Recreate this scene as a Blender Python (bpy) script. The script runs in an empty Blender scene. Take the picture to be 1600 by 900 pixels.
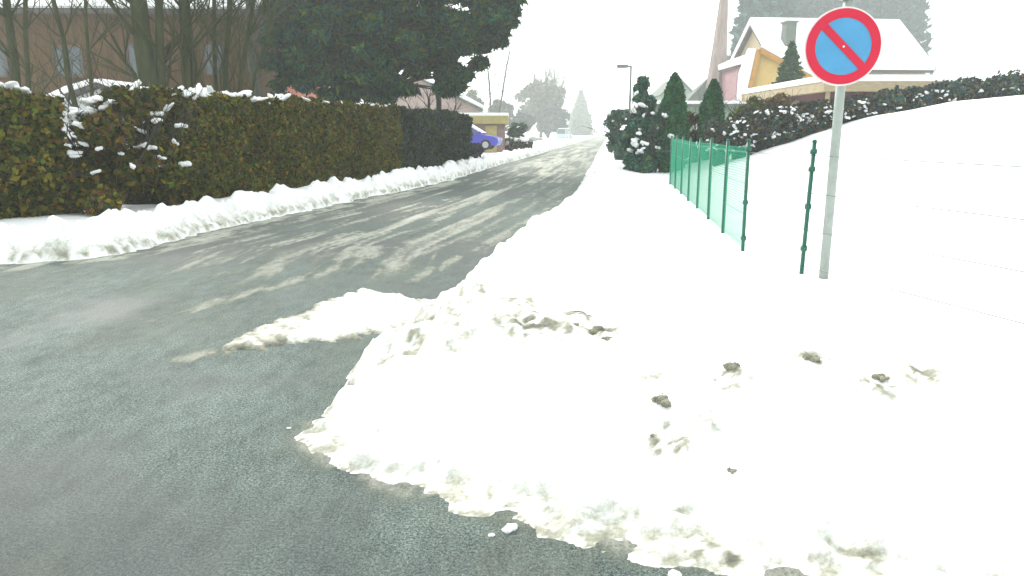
import bpy, bmesh, math, random
import numpy as np
from mathutils import Vector, Matrix
R = math.radians
rng = np.random.default_rng(7); random.seed(7)
S = bpy.context.scene
COL = S.collection

# ---------------------------------------------------------------- camera, light, exposure
cd = bpy.data.cameras.new('camera'); cam = bpy.data.objects.new('camera', cd); COL.objects.link(cam)
cam.location = (0, 0, 1.6); cam.rotation_euler = (R(90 - 12.03), 0, 0)
cd.sensor_width = 36; cd.lens = 36 * 1150 / 1600; cd.clip_start = .05; cd.clip_end = 3000
S.camera = cam
SUN_AZ, SUN_EL = -32, 33            # degrees from +Y towards +X, elevation: a veiled sun ahead on the left
w = bpy.data.worlds.new('World'); S.world = w; w.use_nodes = True
nt = w.node_tree; nt.nodes.clear()
sky = nt.nodes.new('ShaderNodeTexSky'); sky.sky_type = 'NISHITA'; sky.sun_disc = False
sky.sun_elevation = R(SUN_EL); sky.sun_rotation = R(SUN_AZ); sky.dust_density = 4; sky.air_density = 1.2
hs = nt.nodes.new('ShaderNodeHueSaturation'); hs.inputs['Saturation'].default_value = .12
mx = nt.nodes.new('ShaderNodeMix'); mx.data_type = 'RGBA'; mx.inputs['Factor'].default_value = .62
mx.inputs['B'].default_value = (8.9, 9.4, 9.4, 1)      # even cloud veil
bg = nt.nodes.new('ShaderNodeBackground'); bg.inputs['Strength'].default_value = .085
wo = nt.nodes.new('ShaderNodeOutputWorld')
nt.links.new(sky.outputs[0], hs.inputs['Color']); nt.links.new(hs.outputs[0], mx.inputs['A'])
nt.links.new(mx.outputs['Result'], bg.inputs[0]); nt.links.new(bg.outputs[0], wo.inputs[0])
sl = bpy.data.lights.new('sun', 'SUN'); sl.energy = 1.3; sl.angle = R(14); sl.color = (1, .96, .88)
so = bpy.data.objects.new('sun', sl); COL.objects.link(so)
d = Vector((math.sin(R(SUN_AZ)) * math.cos(R(SUN_EL)), math.cos(R(SUN_AZ)) * math.cos(R(SUN_EL)), math.sin(R(SUN_EL))))
so.rotation_euler = d.to_track_quat('Z', 'Y').to_euler()
S.view_settings.view_transform = 'Standard'; S.view_settings.look = 'None'
S.view_settings.exposure = 1.5; S.view_settings.gamma = 1
HAZE = .0019

# ---------------------------------------------------------------- helpers
def tag(o, label=None, cat=None, group=None, kind=None):
    if label: o['label'] = label
    if cat: o['category'] = cat
    if group: o['group'] = group
    if kind: o['kind'] = kind
    return o
def empty(name, loc, rz=0, **k):
    o = bpy.data.objects.new(name, None); COL.objects.link(o); o.location = loc; o.rotation_euler = (0, 0, rz)
    o.empty_display_size = .1
    return tag(o, **k)
def link(name, me, m, parent=None, smooth=False):
    o = bpy.data.objects.new(name, me); COL.objects.link(o)
    ms = m if isinstance(m, (list, tuple)) else [m]
    for a in ms: me.materials.append(a)
    if parent: o.parent = parent
    if smooth:
        me.polygons.foreach_set('use_smooth', [True] * len(me.polygons))
    me.update()
    return o
def np_mesh(name, V, F, col=None, attrs=None):
    """V (n,3), F (m,k) with constant k"""
    me = bpy.data.meshes.new(name); V = np.asarray(V, np.float32); F = np.asarray(F, np.int32)
    me.vertices.add(len(V)); me.vertices.foreach_set('co', V.ravel())
    k = F.shape[1]
    me.loops.add(F.size); me.loops.foreach_set('vertex_index', F.ravel())
    me.polygons.add(len(F)); me.polygons.foreach_set('loop_start', np.arange(0, F.size, k, dtype=np.int32))
    me.polygons.foreach_set('loop_total', np.full(len(F), k, np.int32))
    if col is not None:
        a = me.color_attributes.new('tone', 'FLOAT_COLOR', 'POINT')
        c = np.ones((len(V), 4), np.float32); c[:, :3] = col; a.data.foreach_set('color', c.ravel())
    for n, v in (attrs or {}).items():
        a = me.attributes.new(n, 'FLOAT', 'POINT'); a.data.foreach_set('value', np.asarray(v, np.float32))
    me.update(calc_edges=True); me.validate()
    return me
class MB:
    def __init__(s): s.v = []; s.f = []
    def add(s, V, F):
        n = len(s.v); s.v += [tuple(p) for p in V]; s.f += [tuple(i + n for i in f) for f in F]; return s
    def box(s, x0, x1, y0, y1, z0, z1):
        V = [(x, y, z) for z in (z0, z1) for y in (y0, y1) for x in (x0, x1)]
        return s.add(V, [(0, 2, 3, 1), (4, 5, 7, 6), (0, 1, 5, 4), (2, 6, 7, 3), (0, 4, 6, 2), (1, 3, 7, 5)])
    def prism(s, poly, y0, y1):          # poly in xz, extruded along y
        n = len(poly); V = [(x, y0, z) for x, z in poly] + [(x, y1, z) for x, z in poly]
        return s.add(V, [tuple(range(n)), tuple(range(2 * n - 1, n - 1, -1))] + [(i, i + n, (i + 1) % n + n, (i + 1) % n) for i in range(n)])
    def prism_x(s, poly, x0, x1):        # poly in yz, extruded along x
        n = len(poly); V = [(x0, y, z) for y, z in poly] + [(x1, y, z) for y, z in poly]
        return s.add(V, [tuple(range(n)), tuple(range(2 * n - 1, n - 1, -1))] + [(i, i + n, (i + 1) % n + n, (i + 1) % n) for i in range(n)])
    def tube(s, pts, rad, n=8, caps=True):
        pts = [Vector(p) for p in pts]; base = len(s.v)
        for i, p in enumerate(pts):
            t = (pts[min(i + 1, len(pts) - 1)] - pts[max(i - 1, 0)]).normalized()
            a = t.cross(Vector((0, 0, 1)) if abs(t.z) < .95 else Vector((1, 0, 0))).normalized(); b = t.cross(a)
            r = rad[i] if hasattr(rad, '__len__') else rad
            for k in range(n):
                q = p + a * (r * math.cos(2 * math.pi * k / n)) + b * (r * math.sin(2 * math.pi * k / n)); s.v.append(tuple(q))
        for i in range(len(pts) - 1):
            for k in range(n):
                a0 = base + i * n + k; a1 = base + i * n + (k + 1) % n
                s.f.append((a0, a0 + n, a1 + n, a1))
        if caps:
            s.f.append(tuple(base + k for k in range(n))); e = base + (len(pts) - 1) * n
            s.f.append(tuple(e + k for k in range(n - 1, -1, -1)))
        return s
    def build(s, name, m, parent=None, smooth=False, bevel=0):
        me = bpy.data.meshes.new(name); me.from_pydata(s.v, [], s.f)
        bm = bmesh.new(); bm.from_mesh(me); bmesh.ops.recalc_face_normals(bm, faces=bm.faces)
        if bevel: bmesh.ops.bevel(bm, geom=list(bm.edges), offset=bevel, segments=2, affect='EDGES', profile=.6)
        bm.to_mesh(me); bm.free()
        return link(name, me, m, parent, smooth)

# numpy noise
def _h(ix, iy, s):
    n = (ix.astype(np.int64) * 374761393 + iy.astype(np.int64) * 668265263 + s * 974711) & 0x7fffffff
    n = ((n ^ (n >> 13)) * 1274126177) & 0x7fffffff
    return ((n ^ (n >> 16)) & 0xffff) / 65535.
def vn(x, y, s=0):
    x = np.asarray(x, float); y = np.asarray(y, float)
    ix = np.floor(x); iy = np.floor(y); fx = x - ix; fy = y - iy
    fx = fx * fx * fx * (fx * (fx * 6 - 15) + 10); fy = fy * fy * fy * (fy * (fy * 6 - 15) + 10)
    a = _h(ix, iy, s); b = _h(ix + 1, iy, s); c = _h(ix, iy + 1, s); e = _h(ix + 1, iy + 1, s)
    return (a * (1 - fx) + b * fx) * (1 - fy) + (c * (1 - fx) + e * fx) * fy
def fbm(x, y, s=0, o=4):
    t = 0; a = .5; n = 0
    for i in range(o):
        c, q = math.cos(i * 1.1), math.sin(i * 1.1)
        t = t + a * vn((x * c - y * q) * 2 ** i + 17 * i, (x * q + y * c) * 2 ** i, s + i); n += a; a *= .5
    return t / n
def sst(a, b, x):
    t = np.clip((x - a) / (b - a), 0, 1); return t * t * (3 - 2 * t)

# ---------------------------------------------------------------- materials
def mat(name, col, rough=.8, var=.0, scale=8., bump=0., bscale=60., metal=0., attr=None, spec=.3, stretch=None, emit=None):
    m = bpy.data.materials.new(name); m.use_nodes = True; t = m.node_tree; N = t.nodes; L = t.links
    p = N['Principled BSDF']; p.inputs['Roughness'].default_value = rough; p.inputs['Metallic'].default_value = metal
    p.inputs['Specular IOR Level'].default_value = spec
    tc = N.new('ShaderNodeTexCoord'); src = tc.outputs['Object']
    if stretch:
        mp = N.new('ShaderNodeMapping'); mp.inputs['Scale'].default_value = stretch; L.new(src, mp.inputs[0]); src = mp.outputs[0]
    base = None
    if attr:
        a = N.new('ShaderNodeVertexColor'); a.layer_name = attr; base = a.outputs['Color']
    if var > 0:
        n = N.new('ShaderNodeTexNoise'); n.inputs['Scale'].default_value = scale; n.inputs['Detail'].default_value = 5; n.inputs['Roughness'].default_value = .65
        L.new(src, n.inputs[0])
        mr = N.new('ShaderNodeMapRange'); mr.inputs[1].default_value = .25; mr.inputs[2].default_value = .75
        mr.inputs[3].default_value = 1 - var; mr.inputs[4].default_value = 1 + var; L.new(n.outputs['Fac'], mr.inputs[0])
        vm = N.new('ShaderNodeVectorMath'); vm.operation = 'SCALE'; L.new(mr.outputs[0], vm.inputs['Scale'])
        if base: L.new(base, vm.inputs[0])
        else: vm.inputs[0].default_value = col[:3]
        base = vm.outputs[0]
    if base: L.new(base, p.inputs['Base Color'])
    else: p.inputs['Base Color'].default_value = (*col, 1)
    if bump > 0:
        n2 = N.new('ShaderNodeTexNoise'); n2.inputs['Scale'].default_value = bscale; n2.inputs['Detail'].default_value = 6; L.new(src, n2.inputs[0])
        b = N.new('ShaderNodeBump'); b.inputs['Strength'].default_value = bump; b.inputs['Distance'].default_value = .02
        L.new(n2.outputs['Fac'], b.inputs['Height']); L.new(b.outputs[0], p.inputs['Normal'])
    return m
M = {}
M['snowcap'] = mat('fresh_snow', (.82, .84, .84), .7, .05, 6, .3, 25)
M['leaf'] = mat('leaf', (0, 0, 0), .75, .25, 3, attr='tone', spec=.04)
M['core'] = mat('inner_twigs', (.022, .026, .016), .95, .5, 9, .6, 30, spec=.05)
M['bark'] = mat('mossy_bark', (.04, .048, .016), .9, .45, 7, .8, 40, stretch=(1, 1, .3))
M['bark_grey'] = mat('grey_bark', (.075, .085, .06), .9, .4, 6, .6, 40, stretch=(1, 1, .3))
M['bark_dark'] = mat('dark_bark', (.045, .04, .03), .9, .4, 7, .8, 40, stretch=(1, 1, .3))
M['brownwall'] = mat('brown_timber', (.085, .047, .016), .85, .45, 1.2, .3, 30, stretch=(6, 6, .5))
M['whitewall'] = mat('white_render', (.55, .57, .57), .85, .1, 2, .2, 50)
M['pinkwall'] = mat('salmon_render', (.5, .2, .14), .85, .12, 2, .2, 50)
M['pinkgrey'] = mat('pinkish_render', (.36, .29, .265), .85, .18, 1.5, .2, 50)
M['magentawall'] = mat('dull_pink_render', (.27, .16, .17), .85, .2, 1.5, .2, 50)
M['yellowwall'] = mat('yellow_render', (.6, .43, .16), .85, .12, 1.5, .2, 50)
M['ochre'] = mat('ochre_board', (.42, .22, .06), .8, .2, 3, .2, 30)
M['tanboard'] = mat('tan_board', (.33, .27, .17), .8, .25, 3, .3, 30, stretch=(1, 1, 5))
M['yellowboard'] = mat('yellow_board', (.36, .31, .11), .8, .2, 3, .3, 30)
M['maroon'] = mat('maroon_wall', (.1, .035, .04), .85, .3, 2, .3, 30)
M['mauve'] = mat('mauve_brick', (.21, .14, .12), .85, .25, 3, .3, 30)
M['greyroof'] = mat('grey_green_slate', (.11, .135, .115), .8, .25, 3, .4, 30)
M['darkroof'] = mat('dark_tile', (.08, .07, .065), .8, .25, 3, .4, 30)
M['redroof'] = mat('red_tile', (.3, .08, .05), .8, .25, 3, .4, 30)
M['greenwall'] = mat('pale_green_boards', (.2, .26, .2), .85, .2, 3, .3, 30)
M['spire'] = mat('weathered_pinkish_boards', (.27, .22, .2), .85, .4, 2.5, .4, 20, stretch=(5, 5, .25))
M['frame'] = mat('white_frame', (.6, .6, .58), .5)
M['dframe'] = mat('brown_frame', (.08, .05, .03), .6)
M['glass'] = mat('window_glass', (.05, .07, .08), .08, spec=.8)
M['fgreen'] = mat('green_coated_steel', (.018, .115, .075), .45, .2, 20)
M['fwire'] = mat('green_plastic_wire', (.012, .3, .17), .5)
M['greywire'] = mat('thin_grey_wire', (.1, .12, .11), .5)
M['galv'] = mat('galvanised_steel', (.33, .37, .34), .5, .14, 14, .15, 80, metal=.25)
M['sred'] = mat('sign_red', (.56, .008, .04), .35, .06, 6)
M['sblue'] = mat('sign_blue', (.07, .29, .52), .35, .14, 5)
M['swhite'] = mat('sign_white', (.8, .76, .76), .4)
M['alu'] = mat('aluminium', (.5, .5, .5), .45, metal=.8)
M['rubber'] = mat('rubber', (.02, .02, .02), .8)
M['carblue'] = mat('violet_blue_paint', (.05, .05, .45), .3, spec=.6)
M['carpale'] = mat('pale_blue_paint', (.4, .5, .52), .35, spec=.6)
M['lens'] = mat('clear_lens', (.6, .62, .6), .1, spec=.8)
M['clod'] = mat('dirty_frozen_snow', (.25, .24, .18), .9, .55, 22, .8, 50)
M['lamp'] = mat('lamp_grey', (.13, .16, .15), .5, .1, 5)

# ---------------------------------------------------------------- terrain
LEFT = [(-90, 6.6), (-12, 7.5), (-7.5, 8.2), (-5.7, 9.1), (-5.1, 9.9), (-4.95, 12), (-4.55, 13.6), (-3.7, 17.64), (-2.85, 20.9), (-2.0, 25), (-1.0, 33.4), (1.45, 50.3), (6, 83), (16.4, 160), (55, 450)]
RIGHT = [(59.5, 450), (20.2, 160), (7.5, 63.8), (3.05, 29.25), (1.28, 16.39), (.1, 10.65), (-.42, 8.2), (-.59, 6.65), (-.81, 5.58), (-1.0, 4.66), (-1.12, 3.95), (-1.13, 3.63), (-.93, 3.4), (-.57, 3.12), (-.28, 2.97), (.05, 2.85), (.25, 2.72), (.78, 2.38), (1.3, 2.16), (2.2, 1.8), (5, 1.1), (90, -2)]
def pline_dist(x, y, P):
    best = np.full(np.shape(x), 1e9)
    for (ax, ay), (bx, by) in zip(P[:-1], P[1:]):
        dx, dy = bx - ax, by - ay
        t = np.clip(((x - ax) * dx + (y - ay) * dy) / (dx * dx + dy * dy), 0, 1)
        best = np.minimum(best, np.hypot(x - ax - t * dx, y - ay - t * dy))
    return best
def in_poly(x, y, P):
    r = np.zeros(np.shape(x), bool)
    for (ax, ay), (bx, by) in zip(P, P[1:] + P[:1]):
        if ay == by: continue
        c = ((ay > y) != (by > y)) & (x < (bx - ax) * (y - ay) / (by - ay) + ax)
        r ^= c
    return r
ROADP = LEFT + RIGHT + [(90, -9), (-90, -9)]
def right_line(y): return np.interp(y, [1, 3, 8, 16.4, 29, 64, 160], [-.6, -.9, -.4, 1.28, 3.05, 7.5, 20.2])
def left_line(y): return np.interp(y, [q[1] for q in LEFT[4:]], [q[0] for q in LEFT[4:]])
def fence_x(y): return np.interp(y, [0, 3.45, 6.05, 7.3, 17, 60, 200], [5.0, 3.4, 2.42, 2.3, 3.6, 9.2, 27])
def seg_d(x, y, a, b):
    dx, dy = b[0] - a[0], b[1] - a[1]; t = np.clip(((x - a[0]) * dx + (y - a[1]) * dy) / (dx * dx + dy * dy), 0, 1)
    return np.hypot(x - a[0] - t * dx, y - a[1] - t * dy)
ISLE = [(-2.22, 5.2), (-2.12, 5.75), (-1.84, 6.7), (-1.5, 7.4), (-1.08, 7.05), (-.6, 6.72), (-.75, 6.1), (-1.0, 5.75), (-1.4, 5.56), (-1.9, 5.3)]
DIRT = [((-.28, 8.3), .13, .8), ((.98, 14.2), .22, .7), ((-.55, 6.2), .14, .7), ((.2, 10.4), .2, .5), ((.42, 4.5), .10, .9), ((.56, 4.28), .13, .9), ((.13, 4.25), .22, .75), ((-.05, 4.3), .12, .6), ((.33, 4.2), .1, .5), ((.72, 3.2), .11, .8), ((1.14, 3.62), .1, .75), ((1.62, 3.78), .09, .9), ((1.83, 3.5), .12, .6),
        ((.72, 2.6), .12, .7), ((.82, 2.5), .06, .8), ((-.5, 4.75), .3, .5), ((-.62, 4.3), .25, .5), ((-.3, 5.4), .25, .45), ((.05, 4.7), .2, .5), ((.75, 3.6), .1, .45), ((.95, 3.3), .07, .5), ((2.1, 3.6), .12, .6), ((-.33, 4.1), .2, .35)]
def terrain(x, y):
    """returns z, dirt, signed distance into the snow"""
    x = np.asarray(x, float); y = np.asarray(y, float)
    dL = pline_dist(x, y, LEFT); dR = pline_dist(x, y, RIGHT); dB = np.abs(y + 9)
    ins = in_poly(x, y, ROADP)
    dd = np.minimum(np.minimum(dL, dR), dB); sd = np.where(ins, -dd, dd)
    near = np.exp(-np.hypot(x, y) / 40)
    lump = fbm(x * 3.2, y * 3.2, 3, 4) - .5; fine = fbm(x * 11, y * 11, 9, 4) - .5; big = fbm(x * .35, y * .35, 21, 3) - .5
    side_r = (dR <= dL)
    s2 = sd + .28 * (fbm(x * 1.7, y * 1.7, 5, 4) - .5) + .22 * (fbm(x * 7, y * 7, 8, 3) - .5)
    # right side: ploughed heap
    wr = np.interp(y, [0, 2.4, 3.4, 4.4, 200], [.9, .8, .75, .3, .35])
    s2 = s2 + np.where(side_r & (y < 3.5), .25 * (fbm(x * 4, y * 9, 31, 3) - .5), 0)
    p = np.clip(s2, 0, None)
    ridge = np.exp(-((p - .9) / .55) ** 2)
    fr_ = sst(4.0, 3.4, y); pp = p * (1 - fr_) + fr_ * p * p / (p + .28)
    hr = .43 * (1 - np.exp(-pp / wr)) + .10 * ridge * sst(3, 5, y)
    hr = hr + .12 * (fbm(x * 6, y * 6, 27, 4) - .5) * np.exp(-((x + .4) / .5) ** 2 - ((y - 5) / 1.6) ** 2) * sst(0, .2, p)
    hr = hr + lump * .12 * np.exp(-((p - .25) / .35) ** 2) * sst(4, 5.5, y) + lump * .13 * sst(0, .5, p) * np.exp(-p / 3) + fine * .05 * sst(.0, .25, p) * np.exp(-p / 1.6)
    # kerb-side clods of the heap edge
    df = x - fence_x(y)
    up = np.clip(df - .3, 0, None); hr = hr + np.where(up > 0, 2.15 * (1 - np.exp(-((.1 * up + .021 * up ** 2)) * 1.15)), 0) * sst(0, 6, y)
    # tyre groove at the lower right
    g = np.minimum(seg_d(x, y, (.45, 2.98), (.93, 2.66)), seg_d(x, y, (.93, 2.66), (2.2, 2.2)))
    hr = hr - .07 * np.exp(-(g / .05) ** 2) * sst(.15, .4, p)
    # left side: low ridge of clods, then flat
    hl = .25 * np.exp(-((p - .45) / .36) ** 2) + .22 * (1 - np.exp(-p / .35))
    lb = np.abs(fbm(x * 4.3 + 9, y * 4.3, 13, 3) - .5) * 2
    chk = np.abs(fbm(x * 9, y * 9, 17, 3) - .5) * 2
    hl = hl + sst(0, .3, p) * (np.exp(-((p - .5) / .6) ** 2) * ((sst(.2, .8, fbm(x * 3.1 + 9, y * 3.1, 13, 2)) - .5) * .2 + (sst(.25, .75, fbm(x * 7 + 3, y * 7, 14, 2)) - .5) * .1 + fine * .08) + lump * .05)
    hr = hr + .16 * big * sst(.5, 3, up) + .10 * (fbm(x * 1.1, y * .8, 24, 3) - .5) * sst(.3, 1.5, up)
    mk = np.zeros_like(x)
    for c, r, a in DIRT: mk = np.maximum(mk, a * np.exp(-(np.hypot(x - c[0], y - c[1]) / (r * 1.3)) ** 2))
    hr = hr + mk * sst(.05, .3, p) * (.11 * (fbm(x * 15, y * 15, 91, 4) - .45))
    h = np.where(side_r, hr, hl)
    rg = sst(70, 400, y); h = h + np.clip(sd - 10, 0, 300) * .02 * big
    # inside the road: below the asphalt, thin slush island rises above it
    hin = -.05 + .0 * x
    isl = in_poly(x, y, ISLE); di = pline_dist(x, y, ISLE + ISLE[:1]); si = np.where(isl, di, -di) + .34 * (fbm((x * .75 - y * .66) * 3.5, (x * .66 + y * .75) * 15, 41, 5) - .5)
    # small crumbs by the heap
    crw = np.exp(-np.clip(-sd, 0, 9) / .3) * side_r * (sd < 0)
    cr = (fbm(x * 13, y * 13, 55, 3) - .66 - .25 * (1 - crw)) * .5
    
    hin = np.where(s2 > -.12, np.maximum(hin, -.05 + .05 * sst(-.12, 0, s2)), hin)
    hin = np.maximum(hin, np.where(si > -.1, -.03 + .06 * sst(-.1, .1, si) + .07 * np.clip(fine + .1, -.2, 1) * sst(0, .15, si), -.05))
    z = np.where(s2 > 0, np.maximum(h, hin), hin)
    # dirt
    dt = np.zeros_like(x)
    for c, r, a in DIRT:
        q = np.hypot(x - c[0], y - c[1]) / r
        dt = np.maximum(dt, a * 1.15 * np.exp(-q ** 2.2) * sst(.4, .6, fbm(x * 24 + 5, y * 24, 77, 4)))
    fl = np.exp(-((x + .35) / .42) ** 2 - ((y - 4.9) / 1.0) ** 2) * (p > 0)
    dt = np.maximum(dt, .62 * fl * sst(.42, .6, fbm(x * 10, y * 10, 79, 4)) * sst(.35, .6, fbm(x * 30, y * 30, 80, 3)))
    edge = np.exp(-p / np.where(side_r, np.where(y < 3.6, .22, .1), .13)) * np.where(s2 > 0, 1, .0)
    dt = np.maximum(dt, edge * .62 * sst(.3, .62, fbm(x * 12, y * 16, 61, 4)))
    dt = np.maximum(dt, np.where(side_r, 0, .16 * np.exp(-p / 1.2) * sst(.3, .7, fbm(x * 3, y * 3, 66, 4)) ))
    dt = np.maximum(dt, np.where(side_r, .55 * np.exp(-(p - .3) ** 2 / .07) * sst(.6, .8, fbm(x * 6, y * 6, 68, 4)) * sst(60, 20, y) * sst(3.6, 4.4, y), 0))
    dt = np.maximum(dt, .75 * np.exp(-(g / .045) ** 2) * side_r * sst(.4, .65, fbm(x * 9, y * 9, 71, 3)))
    dt = np.maximum(dt, np.where(si > -.1, np.where(x < -1.75, .3, .03) + .26 * sst(.45, .7, fbm((x * .75 - y * .66) * 3, (x * .66 + y * .75) * 16, 83, 4)) + .45 * sst(.12, -.02, si), 0) * (s2 < 0))
    return z, np.clip(dt, 0, 1), sd

def axis(lo, hi, a, b, step, grow):
    c = list(np.arange(a, b, step)); s = step; v = b
    while v < hi: c.append(v); s *= grow; v += s
    c.append(hi); s = step * grow; v = a - s; l = []
    while v > lo: l.append(v); s *= grow; v -= s
    l.append(lo); return np.array(l[::-1] + c)
def axis2(a, b, step, g1, mid_, g2, end):
    c = list(np.arange(a, b, step))
    def side(v, lim):
        o = []; st_ = step
        while v < end:
            st_ *= g1 if v < lim else g2; v += st_; o.append(v)
        return o
    return np.array([-q for q in side(-a, mid_)][::-1] + c + side(b, mid_))
xs = axis2(-2.4, 3.0, .025, 1.010, 12, 1.05, 1400)
ys = [-300, -120, -60, -30, -15, -9.2, -6, -3, -1.5, 0, .8, 1.4]; v = 1.6
while v < 1400: ys.append(v); v += max(.019, .0048 * v) if v < 60 else .0048 * v * (1 + (v - 60) * .01)
ys = np.array(ys + [1500]); 
X, Y = np.meshgrid(xs, ys); nx, ny = len(xs), len(ys)
Z, DT, SD = terrain(X, Y)
Z = Z + np.clip(Y - 300, 0, None) * .004 * 0
def gz(x, y):          # height of the built sheet, read off its own grid
    i = int(np.clip(np.searchsorted(xs, x) - 1, 0, nx - 2)); j = int(np.clip(np.searchsorted(ys, y) - 1, 0, ny - 2))
    a = (x - xs[i]) / (xs[i + 1] - xs[i]); b = (y - ys[j]) / (ys[j + 1] - ys[j])
    return float((Z[j, i] * (1 - a) + Z[j, i + 1] * a) * (1 - b) + (Z[j + 1, i] * (1 - a) + Z[j + 1, i + 1] * a) * b)
idx = np.arange(nx * ny).reshape(ny, nx)
Fq = np.stack([idx[:-1, :-1], idx[:-1, 1:], idx[1:, 1:], idx[1:, :-1]], -1).reshape(-1, 4)
zq = Z.ravel()[Fq].max(1); Fs = Fq[zq > -.049]
def submesh(F, V, at):
    u, inv = np.unique(F.ravel(), return_inverse=True)
    return V[u], inv.reshape(F.shape), {k: a[u] for k, a in at.items()}
V = np.stack([X.ravel(), Y.ravel(), Z.ravel()], 1)
cx = X.ravel()[Fs].mean(1); cy = Y.ravel()[Fs].mean(1)
dLc = pline_dist(cx, cy, LEFT); dRc = pline_dist(cx, cy, RIGHT); sdc = SD.ravel()[Fs].mean(1)
isle_m = (sdc < -.0) & in_poly(cx, cy, [(-2.8, 4.9), (-2.6, 6.6), (-1.6, 7.9), (-.8, 7.5), (-.35, 6.9), (-.6, 5.75), (-1.4, 5.2)])
heap_m = ~isle_m & (dRc < dLc) & (cx < fence_x(cy)) & (cy > 0) & (cy < 60) & (cx < 5.5 + cy * .2)
lb_m = ~isle_m & ~heap_m & (dLc < 1.35) & (dLc <= dRc) & (cy > 0) & (cy < 60) & (cx > -40)
rest = ~(isle_m | heap_m | lb_m)
def snow_mat():
    m = bpy.data.materials.new('roadside_snow'); m.use_nodes = True; t = m.node_tree; N = t.nodes; L = t.links; p = N['Principled BSDF']
    p.inputs['Roughness'].default_value = .65; p.inputs['Specular IOR Level'].default_value = .25
    a = N.new('ShaderNodeAttribute'); a.attribute_name = 'dirt'
    tc = N.new('ShaderNodeTexCoord')
    n = N.new('ShaderNodeTexNoise'); n.inputs['Scale'].default_value = 26; n.inputs['Detail'].default_value = 7; n.inputs['Roughness'].default_value = .7; L.new(tc.outputs['Object'], n.inputs[0])
    ad = N.new('ShaderNodeMath'); ad.operation = 'MULTIPLY_ADD'; L.new(n.outputs['Fac'], ad.inputs[0]); ad.inputs[1].default_value = .9; ad.inputs[2].default_value = -.45
    mu = N.new('ShaderNodeMath'); mu.operation = 'ADD'; L.new(a.outputs['Fac'], mu.inputs[0]); L.new(ad.outputs[0], mu.inputs[1])
    # noise only bites where there is some dirt
    m2 = N.new('ShaderNodeMath'); m2.operation = 'MULTIPLY'; L.new(mu.outputs[0], m2.inputs[0])
    st = N.new('ShaderNodeMapRange'); st.inputs[1].default_value = .02; st.inputs[2].default_value = .2; L.new(a.outputs['Fac'], st.inputs[0]); L.new(st.outputs[0], m2.inputs[1]); m2.use_clamp = True
    cr = N.new('ShaderNodeValToRGB'); e = cr.color_ramp.elements
    e[0].position = 0; e[0].color = (.84, .86, .86, 1); e[1].position = 1; e[1].color = (.095, .1, .08, 1)
    for q, c in ((.22, (.62, .63, .58)), (.45, (.36, .36, .29)), (.7, (.2, .2, .155))): k = e.new(q); k.color = (*c, 1)
    L.new(m2.outputs[0], cr.inputs[0]); L.new(cr.outputs[0], p.inputs['Base Color'])
    n3 = N.new('ShaderNodeTexNoise'); n3.inputs['Scale'].default_value = 45; n3.inputs['Detail'].default_value = 8; L.new(tc.outputs['Object'], n3.inputs[0])
    b = N.new('ShaderNodeBump'); b.inputs['Strength'].default_value = .6; b.inputs['Distance'].default_value = .02; L.new(n3.outputs['Fac'], b.inputs['Height']); L.new(b.outputs[0], p.inputs['Normal'])
    return m
M['snow'] = snow_mat()
def ground_obj(name, msk, label=None):
    v_, f_, a_ = submesh(Fs[msk], V, {'dirt': DT.ravel()})
    o = link(name, np_mesh(name, v_, f_, attrs=a_), M['snow'], None, True); tag(o, label=label, kind='structure'); return o
ground_obj('snowy_ground', rest)
ground_obj('snow_bank', heap_m, 'tall ploughed snow heap with dirty clods between the road and the green fence')
ground_obj('snow_bank', lb_m, 'low lumpy ridge of ploughed snow along the foot of the long hedge')
ground_obj('slush_patch', isle_m, 'flat patch of white slush lying on the road beside the big heap')

# road surface
rx = axis(-90, 90, -7.2, 2.5, .06, 1.05); ry = [-9, -6, -3, -1.5, 0, 1]; v = 1.5
while v < 450: ry.append(v); v += max(.05, .006 * v)
ry = np.array(ry + [450]); RX, RY = np.meshgrid(rx, ry)
sdl = pline_dist(RX, RY, LEFT + RIGHT); rin = in_poly(RX, RY, ROADP); rsd = np.where(rin, sdl, -sdl)
u = RX - np.interp(RY, [0, 10, 16.4, 29.3, 63.8, 160, 450], [-2.4, -2.6, -1.3, .75, 5.4, 18.3, 57]); # across the street
al = RY
slush = np.zeros_like(RX)
st1 = fbm(u * 4.5, al * .16, 101, 4); st2 = fbm(u * 9, al * .8, 111, 4); st3 = fbm(u * 1.6, al * .5, 121, 4)
def streak(pts, wd, a):
    P = [(p[0], p[1]) for p in pts]; dd_ = pline_dist(RX, RY, P)
    wv = wd * (.55 + .9 * fbm(RX * 1.3, RY * 1.3, 131, 3))
    return a * np.exp(-(dd_ / wv) ** 2) * sst(.25, .6, st2 * .6 + .4 * fbm(RX * 6, RY * 4, 137, 4))
for s_ in [streak([(-3.1, 6.2), (-2.62, 7.35), (-2.2, 8.3), (-1.75, 9.6), (-1.3, 11.5), (-.6, 14), (.6, 20), (2, 29)], .2, .62),
           streak([(-3.3, 8.3), (-2.6, 9.3), (-2.1, 10.5), (-1.5, 12.5)], .28, .4),
           streak([(-1.1, 7.9), (-.75, 9.2), (-.35, 10.8), (.3, 13.4), (1.1, 17.3)], .14, .6),
           streak([(-1.55, 8.5), (-1.2, 9.7), (-.9, 10.8), (-.4, 12.6), (.2, 15), (1.8, 24)], .16, .5),
           streak([(-2.3, 5.05), (-2.05, 5.5), (-1.7, 5.9)], .16, .8),
           streak([(-7, 8.0), (-5.2, 9.4), (-4.75, 10.6), (-4.3, 13.4), (-3.35, 17.6), (-2.45, 21), (-1.6, 25)], .42, .85),
           streak([(-.1, 11.3), (.55, 14), (1.0, 16.3), (2.6, 28)], .3, .35)]: slush = np.maximum(slush, s_)
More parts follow.
